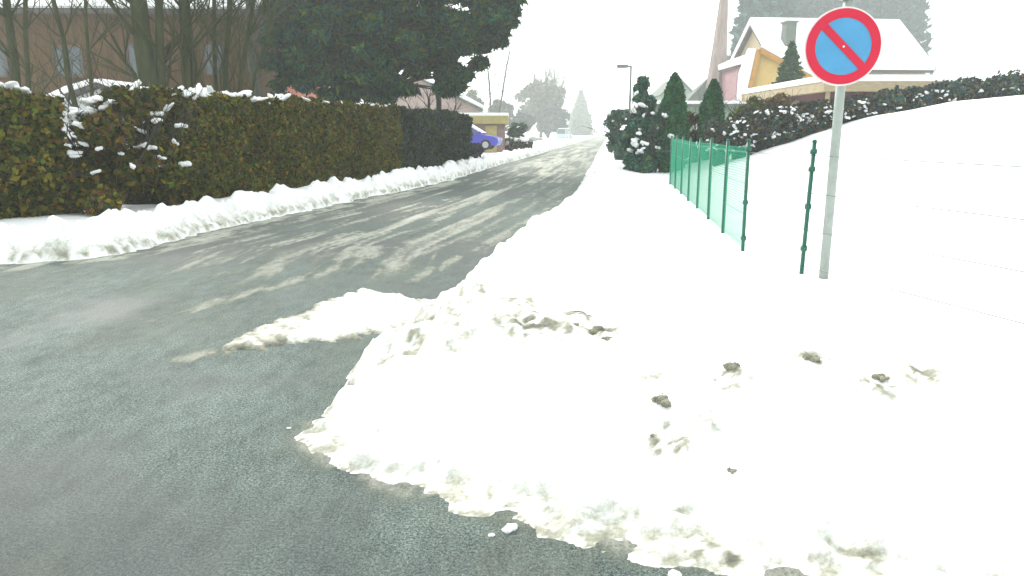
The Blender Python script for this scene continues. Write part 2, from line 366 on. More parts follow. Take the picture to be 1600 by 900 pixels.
mid = sst(6, 10, al) * (sst(.42, .64, st1) * .55 + .4 * sst(.48, .7, st2) + .25 * sst(.5, .7, fbm(RX * 1.5, RY * .7, 161, 4))); slush = np.maximum(slush, mid * np.exp(-(u / 2.4) ** 2))
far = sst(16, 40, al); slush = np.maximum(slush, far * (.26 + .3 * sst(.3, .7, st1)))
slush = np.maximum(slush, .55 * np.exp(-np.clip(rsd, 0, 9) / .12) * sst(.3, .6, fbm(RX * 5, RY * 5, 141, 4)))
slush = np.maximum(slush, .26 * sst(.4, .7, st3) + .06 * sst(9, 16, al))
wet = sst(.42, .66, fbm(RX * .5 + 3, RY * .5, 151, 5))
wet = np.maximum(wet, np.exp(-((RX + 2.4) / 1.6) ** 2 - ((RY - 15) / 3.2) ** 2))  # plus one broad oval, darker and slightly smoother, left of the road's middle
ridx = np.arange(RX.size).reshape(RX.shape)
RF = np.stack([ridx[:-1, :-1], ridx[:-1, 1:], ridx[1:, 1:], ridx[1:, :-1]], -1).reshape(-1, 4)
keep = rsd.ravel()[RF].max(1) > -.8; RF = RF[keep]
RV = np.stack([RX.ravel(), RY.ravel(), np.zeros(RX.size)], 1)
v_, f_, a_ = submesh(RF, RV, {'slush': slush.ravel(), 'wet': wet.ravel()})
def road_mat():
    m = bpy.data.materials.new('wet_asphalt'); m.use_nodes = True; t = m.node_tree; N = t.nodes; L = t.links; p = N['Principled BSDF']
    a = N.new('ShaderNodeAttribute'); a.attribute_name = 'slush'; wt = N.new('ShaderNodeAttribute'); wt.attribute_name = 'wet'
    tc = N.new('ShaderNodeTexCoord')
    def noise(sc, de, ro, stx=None):
        n = N.new('ShaderNodeTexNoise'); n.inputs['Scale'].default_value = sc; n.inputs['Detail'].default_value = de; n.inputs['Roughness'].default_value = ro
        if stx:
            mp = N.new('ShaderNodeMapping'); mp.inputs['Rotation'].default_value = (0, 0, R(8)); mp.inputs['Scale'].default_value = stx; L.new(tc.outputs['Object'], mp.inputs[0]); L.new(mp.outputs[0], n.inputs[0])
        else: L.new(tc.outputs['Object'], n.inputs[0])
        return n.outputs['Fac']
    n1 = noise(16, 7, .75, (1, .35, 1)); n2 = noise(42, 8, .85); n3 = noise(1.3, 5, .6, (1.6, .7, 1))
    def ma(op, x, y, z=None, cl=False):
        q = N.new('ShaderNodeMath'); q.operation = op; q.use_clamp = cl
        for i, s in enumerate([x, y, z]):
            if s is None: continue
            if isinstance(s, (int, float)): q.inputs[i].default_value = s
            else: L.new(s, q.inputs[i])
        return q.outputs[0]
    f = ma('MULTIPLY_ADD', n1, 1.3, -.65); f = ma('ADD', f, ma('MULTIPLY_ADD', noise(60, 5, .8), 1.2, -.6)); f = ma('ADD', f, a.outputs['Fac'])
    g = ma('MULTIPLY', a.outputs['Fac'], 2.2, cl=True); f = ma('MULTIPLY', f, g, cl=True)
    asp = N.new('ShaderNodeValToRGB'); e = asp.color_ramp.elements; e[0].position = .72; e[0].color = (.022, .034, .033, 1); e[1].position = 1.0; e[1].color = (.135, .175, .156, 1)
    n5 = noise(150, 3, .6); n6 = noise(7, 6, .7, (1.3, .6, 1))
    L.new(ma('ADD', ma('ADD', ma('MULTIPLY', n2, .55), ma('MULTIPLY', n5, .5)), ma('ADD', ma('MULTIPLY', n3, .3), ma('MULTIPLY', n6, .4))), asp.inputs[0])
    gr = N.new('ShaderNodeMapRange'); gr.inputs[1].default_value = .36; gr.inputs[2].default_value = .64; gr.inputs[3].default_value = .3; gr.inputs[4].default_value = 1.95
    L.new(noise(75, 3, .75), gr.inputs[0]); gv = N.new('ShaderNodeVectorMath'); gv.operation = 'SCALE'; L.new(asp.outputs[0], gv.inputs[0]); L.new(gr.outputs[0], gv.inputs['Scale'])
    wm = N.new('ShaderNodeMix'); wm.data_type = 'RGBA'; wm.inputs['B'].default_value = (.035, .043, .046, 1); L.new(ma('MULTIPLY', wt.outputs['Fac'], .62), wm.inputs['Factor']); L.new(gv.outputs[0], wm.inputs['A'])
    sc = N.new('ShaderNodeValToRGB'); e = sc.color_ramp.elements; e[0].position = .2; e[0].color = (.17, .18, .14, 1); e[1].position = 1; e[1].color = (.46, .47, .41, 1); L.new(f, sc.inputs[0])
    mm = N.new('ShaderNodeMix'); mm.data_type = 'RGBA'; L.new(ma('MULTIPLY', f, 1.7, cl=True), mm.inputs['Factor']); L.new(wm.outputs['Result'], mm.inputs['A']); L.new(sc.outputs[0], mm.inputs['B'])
    L.new(mm.outputs['Result'], p.inputs['Base Color'])
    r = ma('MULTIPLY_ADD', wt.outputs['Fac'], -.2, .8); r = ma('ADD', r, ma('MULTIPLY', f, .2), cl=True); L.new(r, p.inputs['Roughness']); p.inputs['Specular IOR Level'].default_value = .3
    b = N.new('ShaderNodeBump'); b.inputs['Strength'].default_value = .8; b.inputs['Distance'].default_value = .009
    L.new(ma('ADD', n2, ma('MULTIPLY', f, 2.0)), b.inputs['Height']); L.new(b.outputs[0], p.inputs['Normal'])
    return m
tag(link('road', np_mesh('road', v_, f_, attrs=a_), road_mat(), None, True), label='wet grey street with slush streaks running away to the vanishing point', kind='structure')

# ---------------------------------------------------------------- foliage tools
def leaves(P, size, cols, aspect=1.6, up=0., jitter=.35):
    """quads at points P"""
    n = len(P); a = rng.normal(size=(n, 3)); a[:, 2] += up; a /= np.linalg.norm(a, axis=1, keepdims=True)
    b = rng.normal(size=(n, 3)); b -= a * (a * b).sum(1, keepdims=True); b /= np.linalg.norm(b, axis=1, keepdims=True)
    s = size * (1 + jitter * rng.normal(size=(n, 1))).clip(.4, 2); a = a * s * aspect / 2; b = b * s / 2
    V = np.stack([P - a, P + b, P + a, P - b], 1).reshape(-1, 3); F = np.arange(4 * n).reshape(n, 4)
    c = np.asarray(cols)[rng.integers(0, len(cols), n)] * (1 + .25 * rng.normal(size=(n, 1))).clip(.4, 1.8)
    return V, F, np.repeat(c, 4, 0)
def join(parts):
    V = []; F = []; C = []; k = 0
    for v, f, c in parts: V.append(v); F.append(f + k); C.append(c); k += len(v)
    return np.concatenate(V), np.concatenate(F), np.concatenate(C)
def blob_pts(n, c, r, inner=.55):
    d_ = rng.normal(size=(n, 3)); d_ /= np.linalg.norm(d_, axis=1, keepdims=True)
    k = inner + (1 - inner) * rng.random((n, 1)) ** .6; wob = 1 + .18 * np.sin(d_[:, :1] * 7 + c[0] * 3) * np.cos(d_[:, 1:2] * 6 + c[2] * 5)
    return np.array(c) + d_ * k * wob * np.array(r)
def blob_mesh(mb, c, r, seed=0, n=1):
    bm = bmesh.new(); bmesh.ops.create_icosphere(bm, subdivisions=2, radius=1)
    V = []
    for v in bm.verts:
        q = 1 + .22 * math.sin(v.co.x * 4 + seed) * math.cos(v.co.y * 5 + seed * 2) + .12 * math.sin(v.co.z * 7 + seed * 3 + v.co.x * 5)
        V.append((c[0] + v.co.x * r[0] * q, c[1] + v.co.y * r[1] * q, c[2] + v.co.z * r[2] * q))
    F = [tuple(v.index for v in f.verts) for f in bm.faces]; bm.free(); mb.add(V, F)
OLIVE = [(.10, .085, .010), (.13, .075, .014), (.06, .085, .010), (.045, .06, .010), (.13, .105, .012), (.022, .032, .010), (.08, .1, .012)]
YEW = [(.02, .045, .034), (.03, .052, .045), (.018, .028, .036), (.05, .07, .022), (.06, .06, .02)]
PINE = [(.010, .060, .022), (.014, .08, .034), (.006, .032, .028), (.05, .1, .008), (.010, .07, .05), (.065, .08, .008), (.004, .018, .034)]
THUJA = [(.02, .13, .05), (.03, .15, .06), (.014, .085, .045), (.055, .14, .025)]
DARKHOLLY = [(.02, .10, .065), (.035, .13, .085), (.012, .055, .048), (.08, .12, .05)]

def strip_hedge(name, line, thick, top, cols, leafsize, dens, label, cat='hedge', group=None, rough=.14, base=None, spiky=0):
    """hedge along a polyline (front edge), body to the left/back of it"""
    line = [Vector((a, b, 0)) for a, b in line]
    o0 = line[0]; root = empty(name, (o0.x, o0.y, 0), label=label, cat=cat, group=group)
    pts = []; core = MB()
    for i, (a, b) in enumerate(zip(line[:-1], line[1:])):
        L_ = (b - a).length; t = (b - a) / L_; nrm = Vector((-t.y, t.x, 0))
        if base is None: z0 = min(gz(a.x, a.y), gz(b.x, b.y)) - .1
        else: z0 = base
        tp0, tp1 = (top[i], top[i + 1]) if hasattr(top, '__len__') else (top, top)
        hgt = max(tp0, tp1) - z0
        n = int(L_ * hgt * dens); s = rng.random(n) * L_; zz = rng.random(n) ** .9
        off = (fbm(s * 1.1 + i * 9, zz * 3, 201, 3) - .5) * rough * 3
        tt = tp0 + (tp1 - tp0) * s / L_ + (fbm(s * 1.7 + i * 9, s * 0 + 1.5, 207, 3) - .5) * .22
        z = z0 + (tt - z0) * zz
        A = np.array(a)[None] + s[:, None] * np.array(t)[None] + np.array(nrm)[None] * (off + rng.random(n) * .14 - .05)[:, None]; A[:, 2] = z
        pts.append(A)
        n = int(L_ * thick * dens * .9); s = rng.random(n) * L_; q = rng.random(n) * thick
        tt = tp0 + (tp1 - tp0) * s / L_ + (fbm(s * 1.7 + i * 9, s * 0 + 1.5, 207, 3) - .5) * .22
        A = np.array(a)[None] + s[:, None] * np.array(t)[None] + np.array(nrm)[None] * q[:, None]; A[:, 2] = tt + (fbm(s * 2, q * 2, 211, 3) - .5) * .2 + rng.random(n) ** 2 * (.08 + spiky)
        pts.append(A)
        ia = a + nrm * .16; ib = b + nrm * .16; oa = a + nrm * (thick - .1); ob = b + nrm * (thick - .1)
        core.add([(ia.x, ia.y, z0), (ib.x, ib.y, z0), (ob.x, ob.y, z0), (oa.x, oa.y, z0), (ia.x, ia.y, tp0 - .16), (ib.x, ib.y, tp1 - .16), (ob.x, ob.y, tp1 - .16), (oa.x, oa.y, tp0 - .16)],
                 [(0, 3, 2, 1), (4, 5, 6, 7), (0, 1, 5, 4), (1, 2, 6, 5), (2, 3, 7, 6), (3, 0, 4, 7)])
    for e, (a, b, k) in enumerate([(line[0], line[1], 0), (line[-1], line[-2], -1)]):     # end faces
        t = (b - a).normalized(); nrm = Vector((-t.y, t.x, 0)) * (1 if e == 0 else -1); tp = top[k] if hasattr(top, '__len__') else top
        z0 = gz(a.x, a.y) - .1 if base is None else base; n = int(thick * (tp - z0) * dens); q = rng.random(n) * thick
        A = np.array(a)[None] + np.array(nrm)[None] * q[:, None] + np.array(t)[None] * (rng.random(n) * .12)[:, None]; A[:, 2] = z0 + rng.random(n) * (tp - z0); pts.append(A)
    P = np.concatenate(pts); V_, F_, C_ = leaves(P, leafsize, cols)
    mot = fbm(V_[:, 0] * 1.1 + V_[:, 1] * .9, V_[:, 2] * 1.6, 221, 4)[:, None]; C_ = C_ * (.55 + .95 * mot)
    V_[:, 0] -= o0.x; V_[:, 1] -= o0.y
    link('foliage', np_mesh('foliage', V_, F_, col=C_), M['leaf'], root)
    core.v = [(x - o0.x, y - o0.y, z) for x, y, z in core.v]
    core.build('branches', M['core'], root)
    return root
CL = []
for k in range(10):
    mb = MB()
    for j in range(3): blob_mesh(mb, (random.gauss(0, .45), random.gauss(0, .35), random.gauss(0, .3)), (random.uniform(.45, .85), random.uniform(.4, .8), random.uniform(.4, .85)), k * 1.7 + j); me = bpy.data.meshes.new('snow_clump'); me.from_pydata(mb.v, [], mb.f)
    me.polygons.foreach_set('use_smooth', [True] * len(me.polygons)); me.materials.append(M['snowcap']); CL.append(me)
def clump(root, c, r, i=0):
    o = bpy.data.objects.new('snow_clump', CL[i % 10]); COL.objects.link(o); o.parent = root; o.location = c; o.scale = r; o.rotation_euler = (random.gauss(0, .35), random.gauss(0, .35), (i * 2.4) % 6.28); return o
def snow_on(root, spots, name='snow_cover'):
    l = root.location
    for i, (x, y, z, r, rz) in enumerate(spots): clump(root, (x - l.x, y - l.y, z - l.z), (r * (1 + .5 * random.random()), r, rz), i)

def grow(mb, p, d_, r, length, depth, spread=.5, kids=3, n=6, upb=.15, minr=.004, wig=.12):
    pts = [Vector(p)]; rad = [r]; q = Vector(p); d_ = Vector(d_).normalized(); st = max(3, int(length / .35))
    for i in range(st):
        d_ = (d_ + Vector((random.gauss(0, wig), random.gauss(0, wig), random.gauss(0, wig * .6) + upb * .3))).normalized()
        q = q + d_ * (length / st); pts.append(q.copy()); rad.append(max(minr, r * (1 - .55 * (i + 1) / st)))
    mb.tube(pts, rad, n, caps=False)
    if depth <= 0: return
    for k in range(kids):
        f = .35 + .65 * (k + random.random()) / kids; j = min(len(pts) - 1, max(1, int(f * (len(pts) - 1))))
        side = Vector((random.gauss(0, 1), random.gauss(0, 1), random.gauss(0, .4))).normalized()
        grow(mb, pts[j], d_ + side * spread * (1.2 + random.random() * .6), rad[j] * .62, length * (.5 + .25 * random.random()), depth - 1, spread, kids, max(4, n - 1), upb, minr, wig)

def crown_tree(name, loc, clumps, cols, leafsize, nleaf, label, cat='tree', group=None, trunk=None, inner=.5, aspect=1.8, up=0., barkm='bark_dark', limbs=True, snow=None):
    root = empty(name, loc, label=label, cat=cat, group=group); parts = []
    tot = sum(c[3] * c[4] + c[4] * c[5] + c[3] * c[5] for c in clumps)
    for c in clumps:
        n = max(20, int(nleaf * (c[3] * c[4] + c[4] * c[5] + c[3] * c[5]) / tot))
        v, f, co = leaves(blob_pts(n, c[:3], c[3:6], inner), leafsize, cols, aspect, up); parts.append((v, f, co * random.uniform(.7, 1.35)))
    V_, F_, C_ = join(parts); link('crown', np_mesh('crown', V_, F_, col=C_), M['leaf'], root)
    mb = MB()
    for tr in (trunk or []): mb.tube(tr[0], tr[1], 9)
    if limbs and trunk:
        base = Vector(trunk[0][0][-1])
        tp = [Vector(q) for q in trunk[0][0]]
        for c in clumps[::2]:
            e = Vector(c[:3]); s = min(tp, key=lambda q: (q - e).length + abs(q.z - e.z + .8)); m_ = (s + e) / 2 + Vector((0, 0, .15))
            mb.tube([s, m_, e], [.06, .04, .015], 5, caps=False)
    if mb.v: mb.build('trunk', M[barkm], root, True)
    if snow: 
        for i, (x, y, z, r, rz) in enumerate(snow): clump(root, (x, y, z), (r * 1.3, r, rz), i)
    return root

def at(px, py, Yd):       # photo pixel (1600x900) at ground distance Yd -> X, Z  (used once, to read positions off the photograph)
    a = math.atan(245 / 1150); u_ = (px - 800) / 1150; v_ = (450 - py) / 1150
    dy = math.cos(a) + v_ * math.sin(a); dz = -math.sin(a) + v_ * math.cos(a); return u_ * Yd / dy, 1.6 + dz * Yd / dy

# ---------------------------------------------------------------- left side
mh = strip_hedge('clipped_hedge', [(-6.55, 14.0), (-5.81, 16.8), (-4.6, 21.35), (-3.65, 24.2)], 1.1, [2.3, 2.25, 2.3, 2.28], OLIVE, .058, 2400,
                 'long clipped olive-brown hedge topped with snow behind the low lumpy snow ridge')
sp = []
for i in range(90):
    t = random.random() ** 1.3 * .62; y = 14.1 + t * 10; x = np.interp(y, [14, 16.8, 21.35, 24.2], [-6.55, -5.81, -4.6, -3.65])
    sp.append((x - random.random() * .8, y + .1, 2.33 + random.uniform(-.06, .05), random.uniform(.06, .2), random.uniform(.04, .09)))
for i in range(12):
    y = random.uniform(20, 24); x = np.interp(y, [14, 16.8, 21.35, 24.2], [-6.55, -5.81, -4.6, -3.65]); sp.append((x - .2 * random.random(), y, 2.36, random.uniform(.04, .1), .05))
snow_on(mh, sp)
strip_hedge('clipped_hedge', [(-3.6, 24.35), (-2.9, 27.2), (-2.2, 30.2), (-1.85, 32.2)], 1.1, [2.25, 2.22, 2.2, 2.15], YEW, .085, 1100,
            'dark blue-green yew hedge at the far end, its end face beside the blue car')
strip_hedge('clipped_hedge', [(-1.8, 32.3), (-1.42, 34.6)], .8, [.98, .92], [(.05, .05, .06), (.06, .055, .075), (.035, .04, .05)], .08, 900,
            'short low mauve-grey hedge stub just beyond the dark yew hedge')
# snow-laden shrub at the left end of the hedge
def dusty_shrub(name, x, y, r, h, cols, label, ns, seedsnow=.12, cat='shrub', group=None, leaf=.07, n=9000, stems=5):
    z0 = gz(x, y) - .05; root = empty(name, (x, y, z0), label=label, cat=cat, group=group)
    parts = []
    for i in range(16):
        a = random.random() * 6.28; q = random.random() ** .6 * r * .7; zz = h * (.08 + .86 * random.random())
        rr = r * random.uniform(.3, .5)
        v, f, c = leaves(blob_pts(n // 16, (q * math.cos(a), q * math.sin(a), zz), (rr, rr, rr * .8), .3), leaf, cols); parts.append((v, f, c * random.uniform(.7, 1.3)))
    V_, F_, C_ = join(parts); link('foliage', np_mesh('foliage', V_, F_, col=C_), M['leaf'], root)
    mb = MB()
    for i in range(stems): grow(mb, (random.uniform(-.1, .1), random.uniform(-.1, .1), 0), (random.gauss(0, .45), random.gauss(0, .45), 1), .03, h * .9, 2, .5, 4, 5)
    mb.build('stems', M['bark_dark'], root, True)
    for i in range(ns):
        a = random.random() * 6.28; q = r * random.uniform(.5, 1.02); zz = h * random.uniform(.35, .98); q *= math.sqrt(max(.1, 1 - (zz / h - .45) ** 2 * 1.8))
        s = seedsnow * random.uniform(.4, 1.2); clump(root, (q * math.cos(a), q * math.sin(a), zz), (s * 1.2, s, s * .6), i)
    return root
dusty_shrub('snowy_shrub', -7.05, 13.0, .85, 2.05, OLIVE + [(.1, .05, .03)], 'loose shrub with fist-sized snow clumps at the near end of the long hedge', 34, .13, n=14000)
dusty_shrub('snowy_shrub', -6.6, 14.1, .6, 2.0, OLIVE, 'narrow dark shrub with few snow flecks squeezed against the near end of the long hedge', 16, .09, n=9000)
he = strip_hedge('clipped_hedge', [(-17, 10.3), (-12, 10.7), (-8.7, 11.3), (-7.45, 12.5)], 1.1, [2.2, 2.15, 2.2, 2.1], OLIVE, .075, 1000, 'olive-brown hedge turning the corner outside the snowy shrubs at the left edge')
snow_on(he, [(-17 + i * .2, 10.7 + i * .035 + random.uniform(-.1, .5), 2.27, random.uniform(.08, .2), .07) for i in range(46)])

# bare multi-stem trees behind the hedge
def bare(x, y, label, stems, group='bare mossy trees behind the long hedge', kids=3, depth=2, barkm='bark', name='bare_tree'):
    z0 = gz(x, y) - .1; root = empty(name, (x, y, z0), label=label, cat='tree', group=group)
    tb = MB(); br = MB()
    for (dx, dy, r, h, lx, ly) in stems:
        k = 7; pts = [(dx + lx * i / k + random.gauss(0, .03), dy + ly * i / k, h * i / k) for i in range(k + 1)]; rad = [r * (1.15 - .55 * i / k) for i in range(k + 1)]
        tb.tube(pts, rad, 10)
        for i in range(2, k + 1):
            for q in range(kids + 1 if i > 3 else 2):
                a = random.random() * 6.28; grow(br, pts[i], (math.cos(a) * .7, math.sin(a) * .7, .8), rad[i] * .35, h * random.uniform(.15, .32), depth, .45, 3, 5)
    tb.build('trunk', M[barkm], root, True); br.build('branches', M[barkm], root, True)
    return root
bare(-9.35, 19.6, 'thickest bare tree trunk, nearest the left end of the long hedge', [(0, 0, .24, 8.5, -.1, 0), (.18, .1, .12, 8, .4, .1)])
bare(-8.75, 20.3, 'straight bare tree with a fork low down, second from the left', [(0, 0, .13, 8, .25, 0), (.2, .1, .08, 7.5, .1, 0)])
bare(-8.4, 21.5, 'leaning cluster of thin mossy stems fanning to the right', [(0, 0, .09, 7.5, .9, 0), (.12, 0, .075, 7, 1.6, .1), (-.1, .1, .07, 7, .3, 0), (.2, -.1, .05, 6, 2.1, 0)])
bare(-8.0, 23.7, 'single upright pale-barked tree next to the big evergreen', [(0, 0, .135, 9, .02, 0)], barkm='bark_grey', kids=1)
bare(-10.9, 19.2, 'slim bare tree at the left edge of the frame', [(0, 0, .07, 6.5, -.5, 0), (.15, 0, .05, 6, .3, 0)])
bare(-13.1, 20, 'bare tree outside the left end of the hedge', [(0, 0, .12, 7.5, .2, 0), (.2, 0, .07, 7, .6, 0)])

# ---------------------------------------------------------------- houses
def window(parent, x, z, w_, h_, y, face=-1, fm='frame', axis='y'):
    f = MB(); t = .07
    if axis == 'y':
        y0, y1 = sorted((y, y + face * .06))
        f.box(x - w_ / 2, x + w_ / 2, y0, y1, z + h_ - t, z + h_); f.box(x - w_ / 2 - .05, x + w_ / 2 + .05, y0 - .04, y1, z - t, z)
        f.box(x - w_ / 2, x - w_ / 2 + t, y0, y1, z, z + h_ - t); f.box(x + w_ / 2 - t, x + w_ / 2, y0, y1, z, z + h_ - t); f.box(x - t / 3, x + t / 3, y0, y1, z, z + h_ - t)
        g = MB().box(x - w_ / 2 + t, x + w_ / 2 - t, y + face * .004 - .01, y + face * .02, z, z + h_ - t)
    else:
        x0, x1 = sorted((y, y + face * .06))
        f.box(x0, x1, x - w_ / 2, x + w_ / 2, z + h_ - t, z + h_); f.box(x0 - .04, x1, x - w_ / 2 - .05, x + w_ / 2 + .05, z - t, z)
        f.box(x0, x1, x - w_ / 2, x - w_ / 2 + t, z, z + h_ - t); f.box(x0, x1, x + w_ / 2 - t, x + w_ / 2, z, z + h_ - t)
        g = MB().box(y + face * .004 - .01, y + face * .02, x - w_ / 2 + t, x + w_ / 2 - t, z, z + h_ - t)
    fr = f.build('window', M[fm], parent); g.build('pane', M['glass'], fr); return fr
def house(name, loc, rz, w_, dp, prof, wallm, roofm, label, wins=(), sides=(), over=.35, snow=.16, chimney=None, thick=.14, cat='house', group=None, door=None, vergem=None, ridge_x=False):
    """prof: (x,z) roof outline left to right from eave over ridge to eave, gable looks along -y; w_ = width"""
    root = empty(name, loc, rz, label=label, cat=cat, group=group)
    poly = [(prof[0][0], -1.5)] + list(prof) + [(prof[-1][0], -1.5)]
    MB().prism(poly, 0, dp).build('wall', M[wallm], root)
    roof = MB(); sn = MB(); vg = MB()
    for i, (a, b) in enumerate(zip(prof[:-1], prof[1:])):
        a = Vector((a[0], 0, a[1])); b = Vector((b[0], 0, b[1])); t = (b - a).normalized()
        if i == 0 and len(prof) > 2: a = a - t * over
        if i == len(prof) - 2 and len(prof) > 2: b = b + t * over
        if len(prof) == 2: a = a - t * over; b = b + t * over
        n_ = Vector((-t.z, 0, t.x)); 
        if n_.z < 0: n_ = -n_
        q = [a + n_ * .01, b + n_ * .01, b + n_ * (.01 + thick), a + n_ * (.01 + thick)]
        roof.prism([(v.x, v.z) for v in q], -over, dp + over)
        q = [a + n_ * (.012 + thick) - t * .05, b + n_ * (.012 + thick) + t * .05, b + n_ * (.012 + thick + snow * .8), (a + b) / 2 + n_ * (.012 + thick + snow * 1.15), a + n_ * (.012 + thick + snow * .8)]
        sn.prism([(v.x, v.z) for v in q], -over - .04, dp + over + .04)
        if vergem:
            q = [a - n_ * .12, b - n_ * .12, b + n_ * (.005 + thick), a + n_ * (.005 + thick)]; vg.prism([(v.x, v.z) for v in q], -over - .05, -over - .005)
    r_ = roof.build('roof', M[roofm], root)
    if snow: sn.build('snow_cover', M['snowcap'], r_, True, .07)
    if vergem: vg.build('barge_board', M[vergem], root)
    for wdw in wins: window(root, *wdw, 0)
    for wdw in sides: window(root, wdw[0], wdw[1], wdw[2], wdw[3], prof[0][0], -1, 'frame', 'x')
    if door: 
        dr = MB().box(door[0], door[0] + 1, -.05, .0, door[1], door[1] + 2.05).build('door', M['dframe'], root); MB().box(door[0] + .1, door[0] + .14, -.1, -.05, door[1] + 1, door[1] + 1.12).build('handle', M['alu'], dr)
    if chimney:
        cx_, cy_, z0, z1, s = chimney
        ch = MB().box(cx_ - s / 2, cx_ + s / 2, cy_ - s / 2, cy_ + s / 2, z0, z1).box(cx_ - s * .62, cx_ + s * .62, cy_ - s * .62, cy_ + s * .62, z1, z1 + .12).build('chimney', M['greyroof'], r_)
    return root
# brown timber house behind the bare trees: eaves side faces the street
def eaves_house(name, loc, rz, length, depth, eave, ridge, wallm, roofm, label, wins, lower=None, chimney=None, snow=.2, cat='house', over=.6, fm='frame'):
    root = empty(name, loc, rz, label=label, cat=cat)
    MB().prism_x([(0, -2), (depth, -2), (depth, eave), (depth / 2, ridge), (0, eave)], 0, length).build('wall', M[wallm], root)
    if lower: MB().box(-.01, length + .01, -.03, -.004, -2, lower[0]).build('ground_floor_wall', M[lower[1]], root)
    roof = MB(); sn = MB()
    sl_ = (ridge - eave) / (depth / 2)
    for sgn in (0, 1):
        y0, z0 = (-over, eave - sl_ * over) if sgn == 0 else (depth + over, eave - sl_ * over)
        q = [(y0, z0 + .02), (depth / 2, ridge + .02), (depth / 2, ridge + .2), (y0, z0 + .2)]; roof.prism_x(q, -.4, length + .4)
        q = [(y0 - .03 + .06 * sgn, z0 + .203), (depth / 2, ridge + .203), (depth / 2, ridge + .2 + snow * 1.2), (y0 - .03 + .06 * sgn, z0 + .2 + snow)]; sn.prism_x(q, -.45, length + .45)
    r_ = roof.build('roof', M[roofm], root); sn.build('snow_cover', M['snowcap'], r_, True, .1)
    if chimney:
        cx_, cy_, z0, z1, s = chimney; ch = MB().box(cx_ - s / 2, cx_ + s / 2, cy_ - s / 2, cy_ + s / 2, z0, z1).box(cx_ - s * .62, cx_ + s * .62, cy_ - s * .62, cy_ + s * .62, z1, z1 + .12).build('chimney', M['greyroof'], r_)
        MB().box(cx_ - s * .6, cx_ + s * .6, cy_ - s * .6, cy_ + s * .6, z1 + .122, z1 + .3).build('snow_cap', M['snowcap'], ch)
    for (x, z, w_, h_) in wins: window(root, x, z, w_, h_, 0, -1, fm)
    return root
eaves_house('timber_house', (-23, 31, 0), R(2), 12.6, 8, 6.55, 9.5, 'brownwall', 'darkroof', 'brown timber house with snowy eaves behind the bare trees on the left',
            [(2, 3.8, 1.2, 1.2), (5, 3.8, 1.2, 1.2), (8, 3.8, 1.3, 1.3), (10.9, 3.9, 1.0, 1.2)], fm='dframe')
house('garden_shed', (-15.6, 26, .3), 0, 3.4, 2.5, [(0, 2.2), (1.6, 2.75), (3.2, 2.2)], 'whitewall', 'darkroof', 'white shed with snowy roof glimpsed between the bare trunks', wins=[(1.8, 1.2, .8, .8, 0)], cat='shed', snow=.2)
house('salmon_house', (-15.1, 34.5, 0), R(-8), 6, 8, [(0, 5.4), (2.2, 7.6), (4.4, 5.4)], 'pinkwall', 'redroof', 'salmon-walled house with red verge between the timber house and the big evergreen', wins=[(2.0, 3.2, 1, 1.2, 0)], snow=.15, over=.3)

# big dark evergreen leaning over the road
TX, TY = -5.2, 31
def env_clumps(ell, n, rr):
    out = []
    tv = [e[3] * e[4] * e[5] for e in ell]; s = sum(tv)
    for e, t in zip(ell, tv):
        for i in range(max(4, int(n * t / s))):
            d_ = rng.normal(size=3); d_ /= np.linalg.norm(d_); k = rng.random() ** .4 * .88
            r_ = rr * random.uniform(.7, 1.3); out.append((e[0] + d_[0] * e[3] * k, e[1] + d_[1] * e[4] * k, e[2] + d_[2] * e[5] * k, r_ * 1.15, r_ * 1.15, r_ * .62))
    return out
ell = []
for (px, py, rpx, rpy, dy) in [(470, 60, 60, 75, 0), (540, 30, 70, 90, -.5), (520, 110, 75, 50, .2), (610, 60, 80, 80, 0), (600, 120, 60, 36, -.4), (680, 55, 80, 70, 0), (745, 30, 62, 62, .3), (720, 85, 55, 40, 0), (770, 10, 45, 45, 0), (650, -60, 130, 70, 0), (540, -80, 110, 80, 0), (700, 118, 38, 26, .2), (450, 130, 36, 34, 0), (600, -170, 90, 70, 0), (510, 148, 55, 26, .2), (570, 150, 45, 22, .2), (455, 95, 42, 70, -.5), (620, 140, 36, 18, 0), (440, 20, 30, 60, -.5), (795, 28, 26, 20, 0), (690, 140, 26, 12, 0)]:
    x_, z_ = at(px, py, TY + dy); k = TY / 1150; ell.append((x_ - TX, dy, z_ - .3, rpx * k, max(1.2, rpx * k * .9), rpy * k))
cl = env_clumps(ell, 620, .36)
crown_tree('evergreen_tree', (TX, TY, .3), cl, PINE, .10, 230000, 'huge dark evergreen tree spreading over the hedge, its right edge against the white sky', trunk=[([(-.1, 0, 0), (0, 0, 1.5), (.05, .05, 3), (.15, .1, 5), (.3, 0, 7), (.4, 0, 9)], [.24, .2, .18, .15, .1, .05]), ([(1.95, 2.6, 0), (1.95, 2.6, 1), (2.0, 2.2, 2.6), (2.0, 1, 4.2), (1.6, 0, 6)], [.16, .14, .12, .09, .05])], inner=.2, aspect=3.6)
# pruned small tree in front of the pale house
bare(-3.45, 33.5, 'small pruned tree with crooked limbs seen under the big evergreen', [(0, 0, .09, 2.9, -.2, 0), (.1, 0, .06, 2.6, -1.2, 0), (.1, 0, .06, 2.6, .9, 0)], group=None, depth=1, barkm='bark_dark')

PH = [at(560, 176, 58), at(650, 122, 58), at(748, 170, 58)]
house('pale_house', (PH[0][0], 58, 0), R(5), 0, 7, [(0, PH[0][1]), (PH[1][0] - PH[0][0], PH[1][1]), (PH[2][0] - PH[0][0], PH[2][1])], 'pinkgrey', 'greyroof', 'low pinkish gabled house with snowy roof seen beneath the big evergreen', wins=[(2.9, 1.7, .9, 1.0, 0)], snow=.32, over=.25)
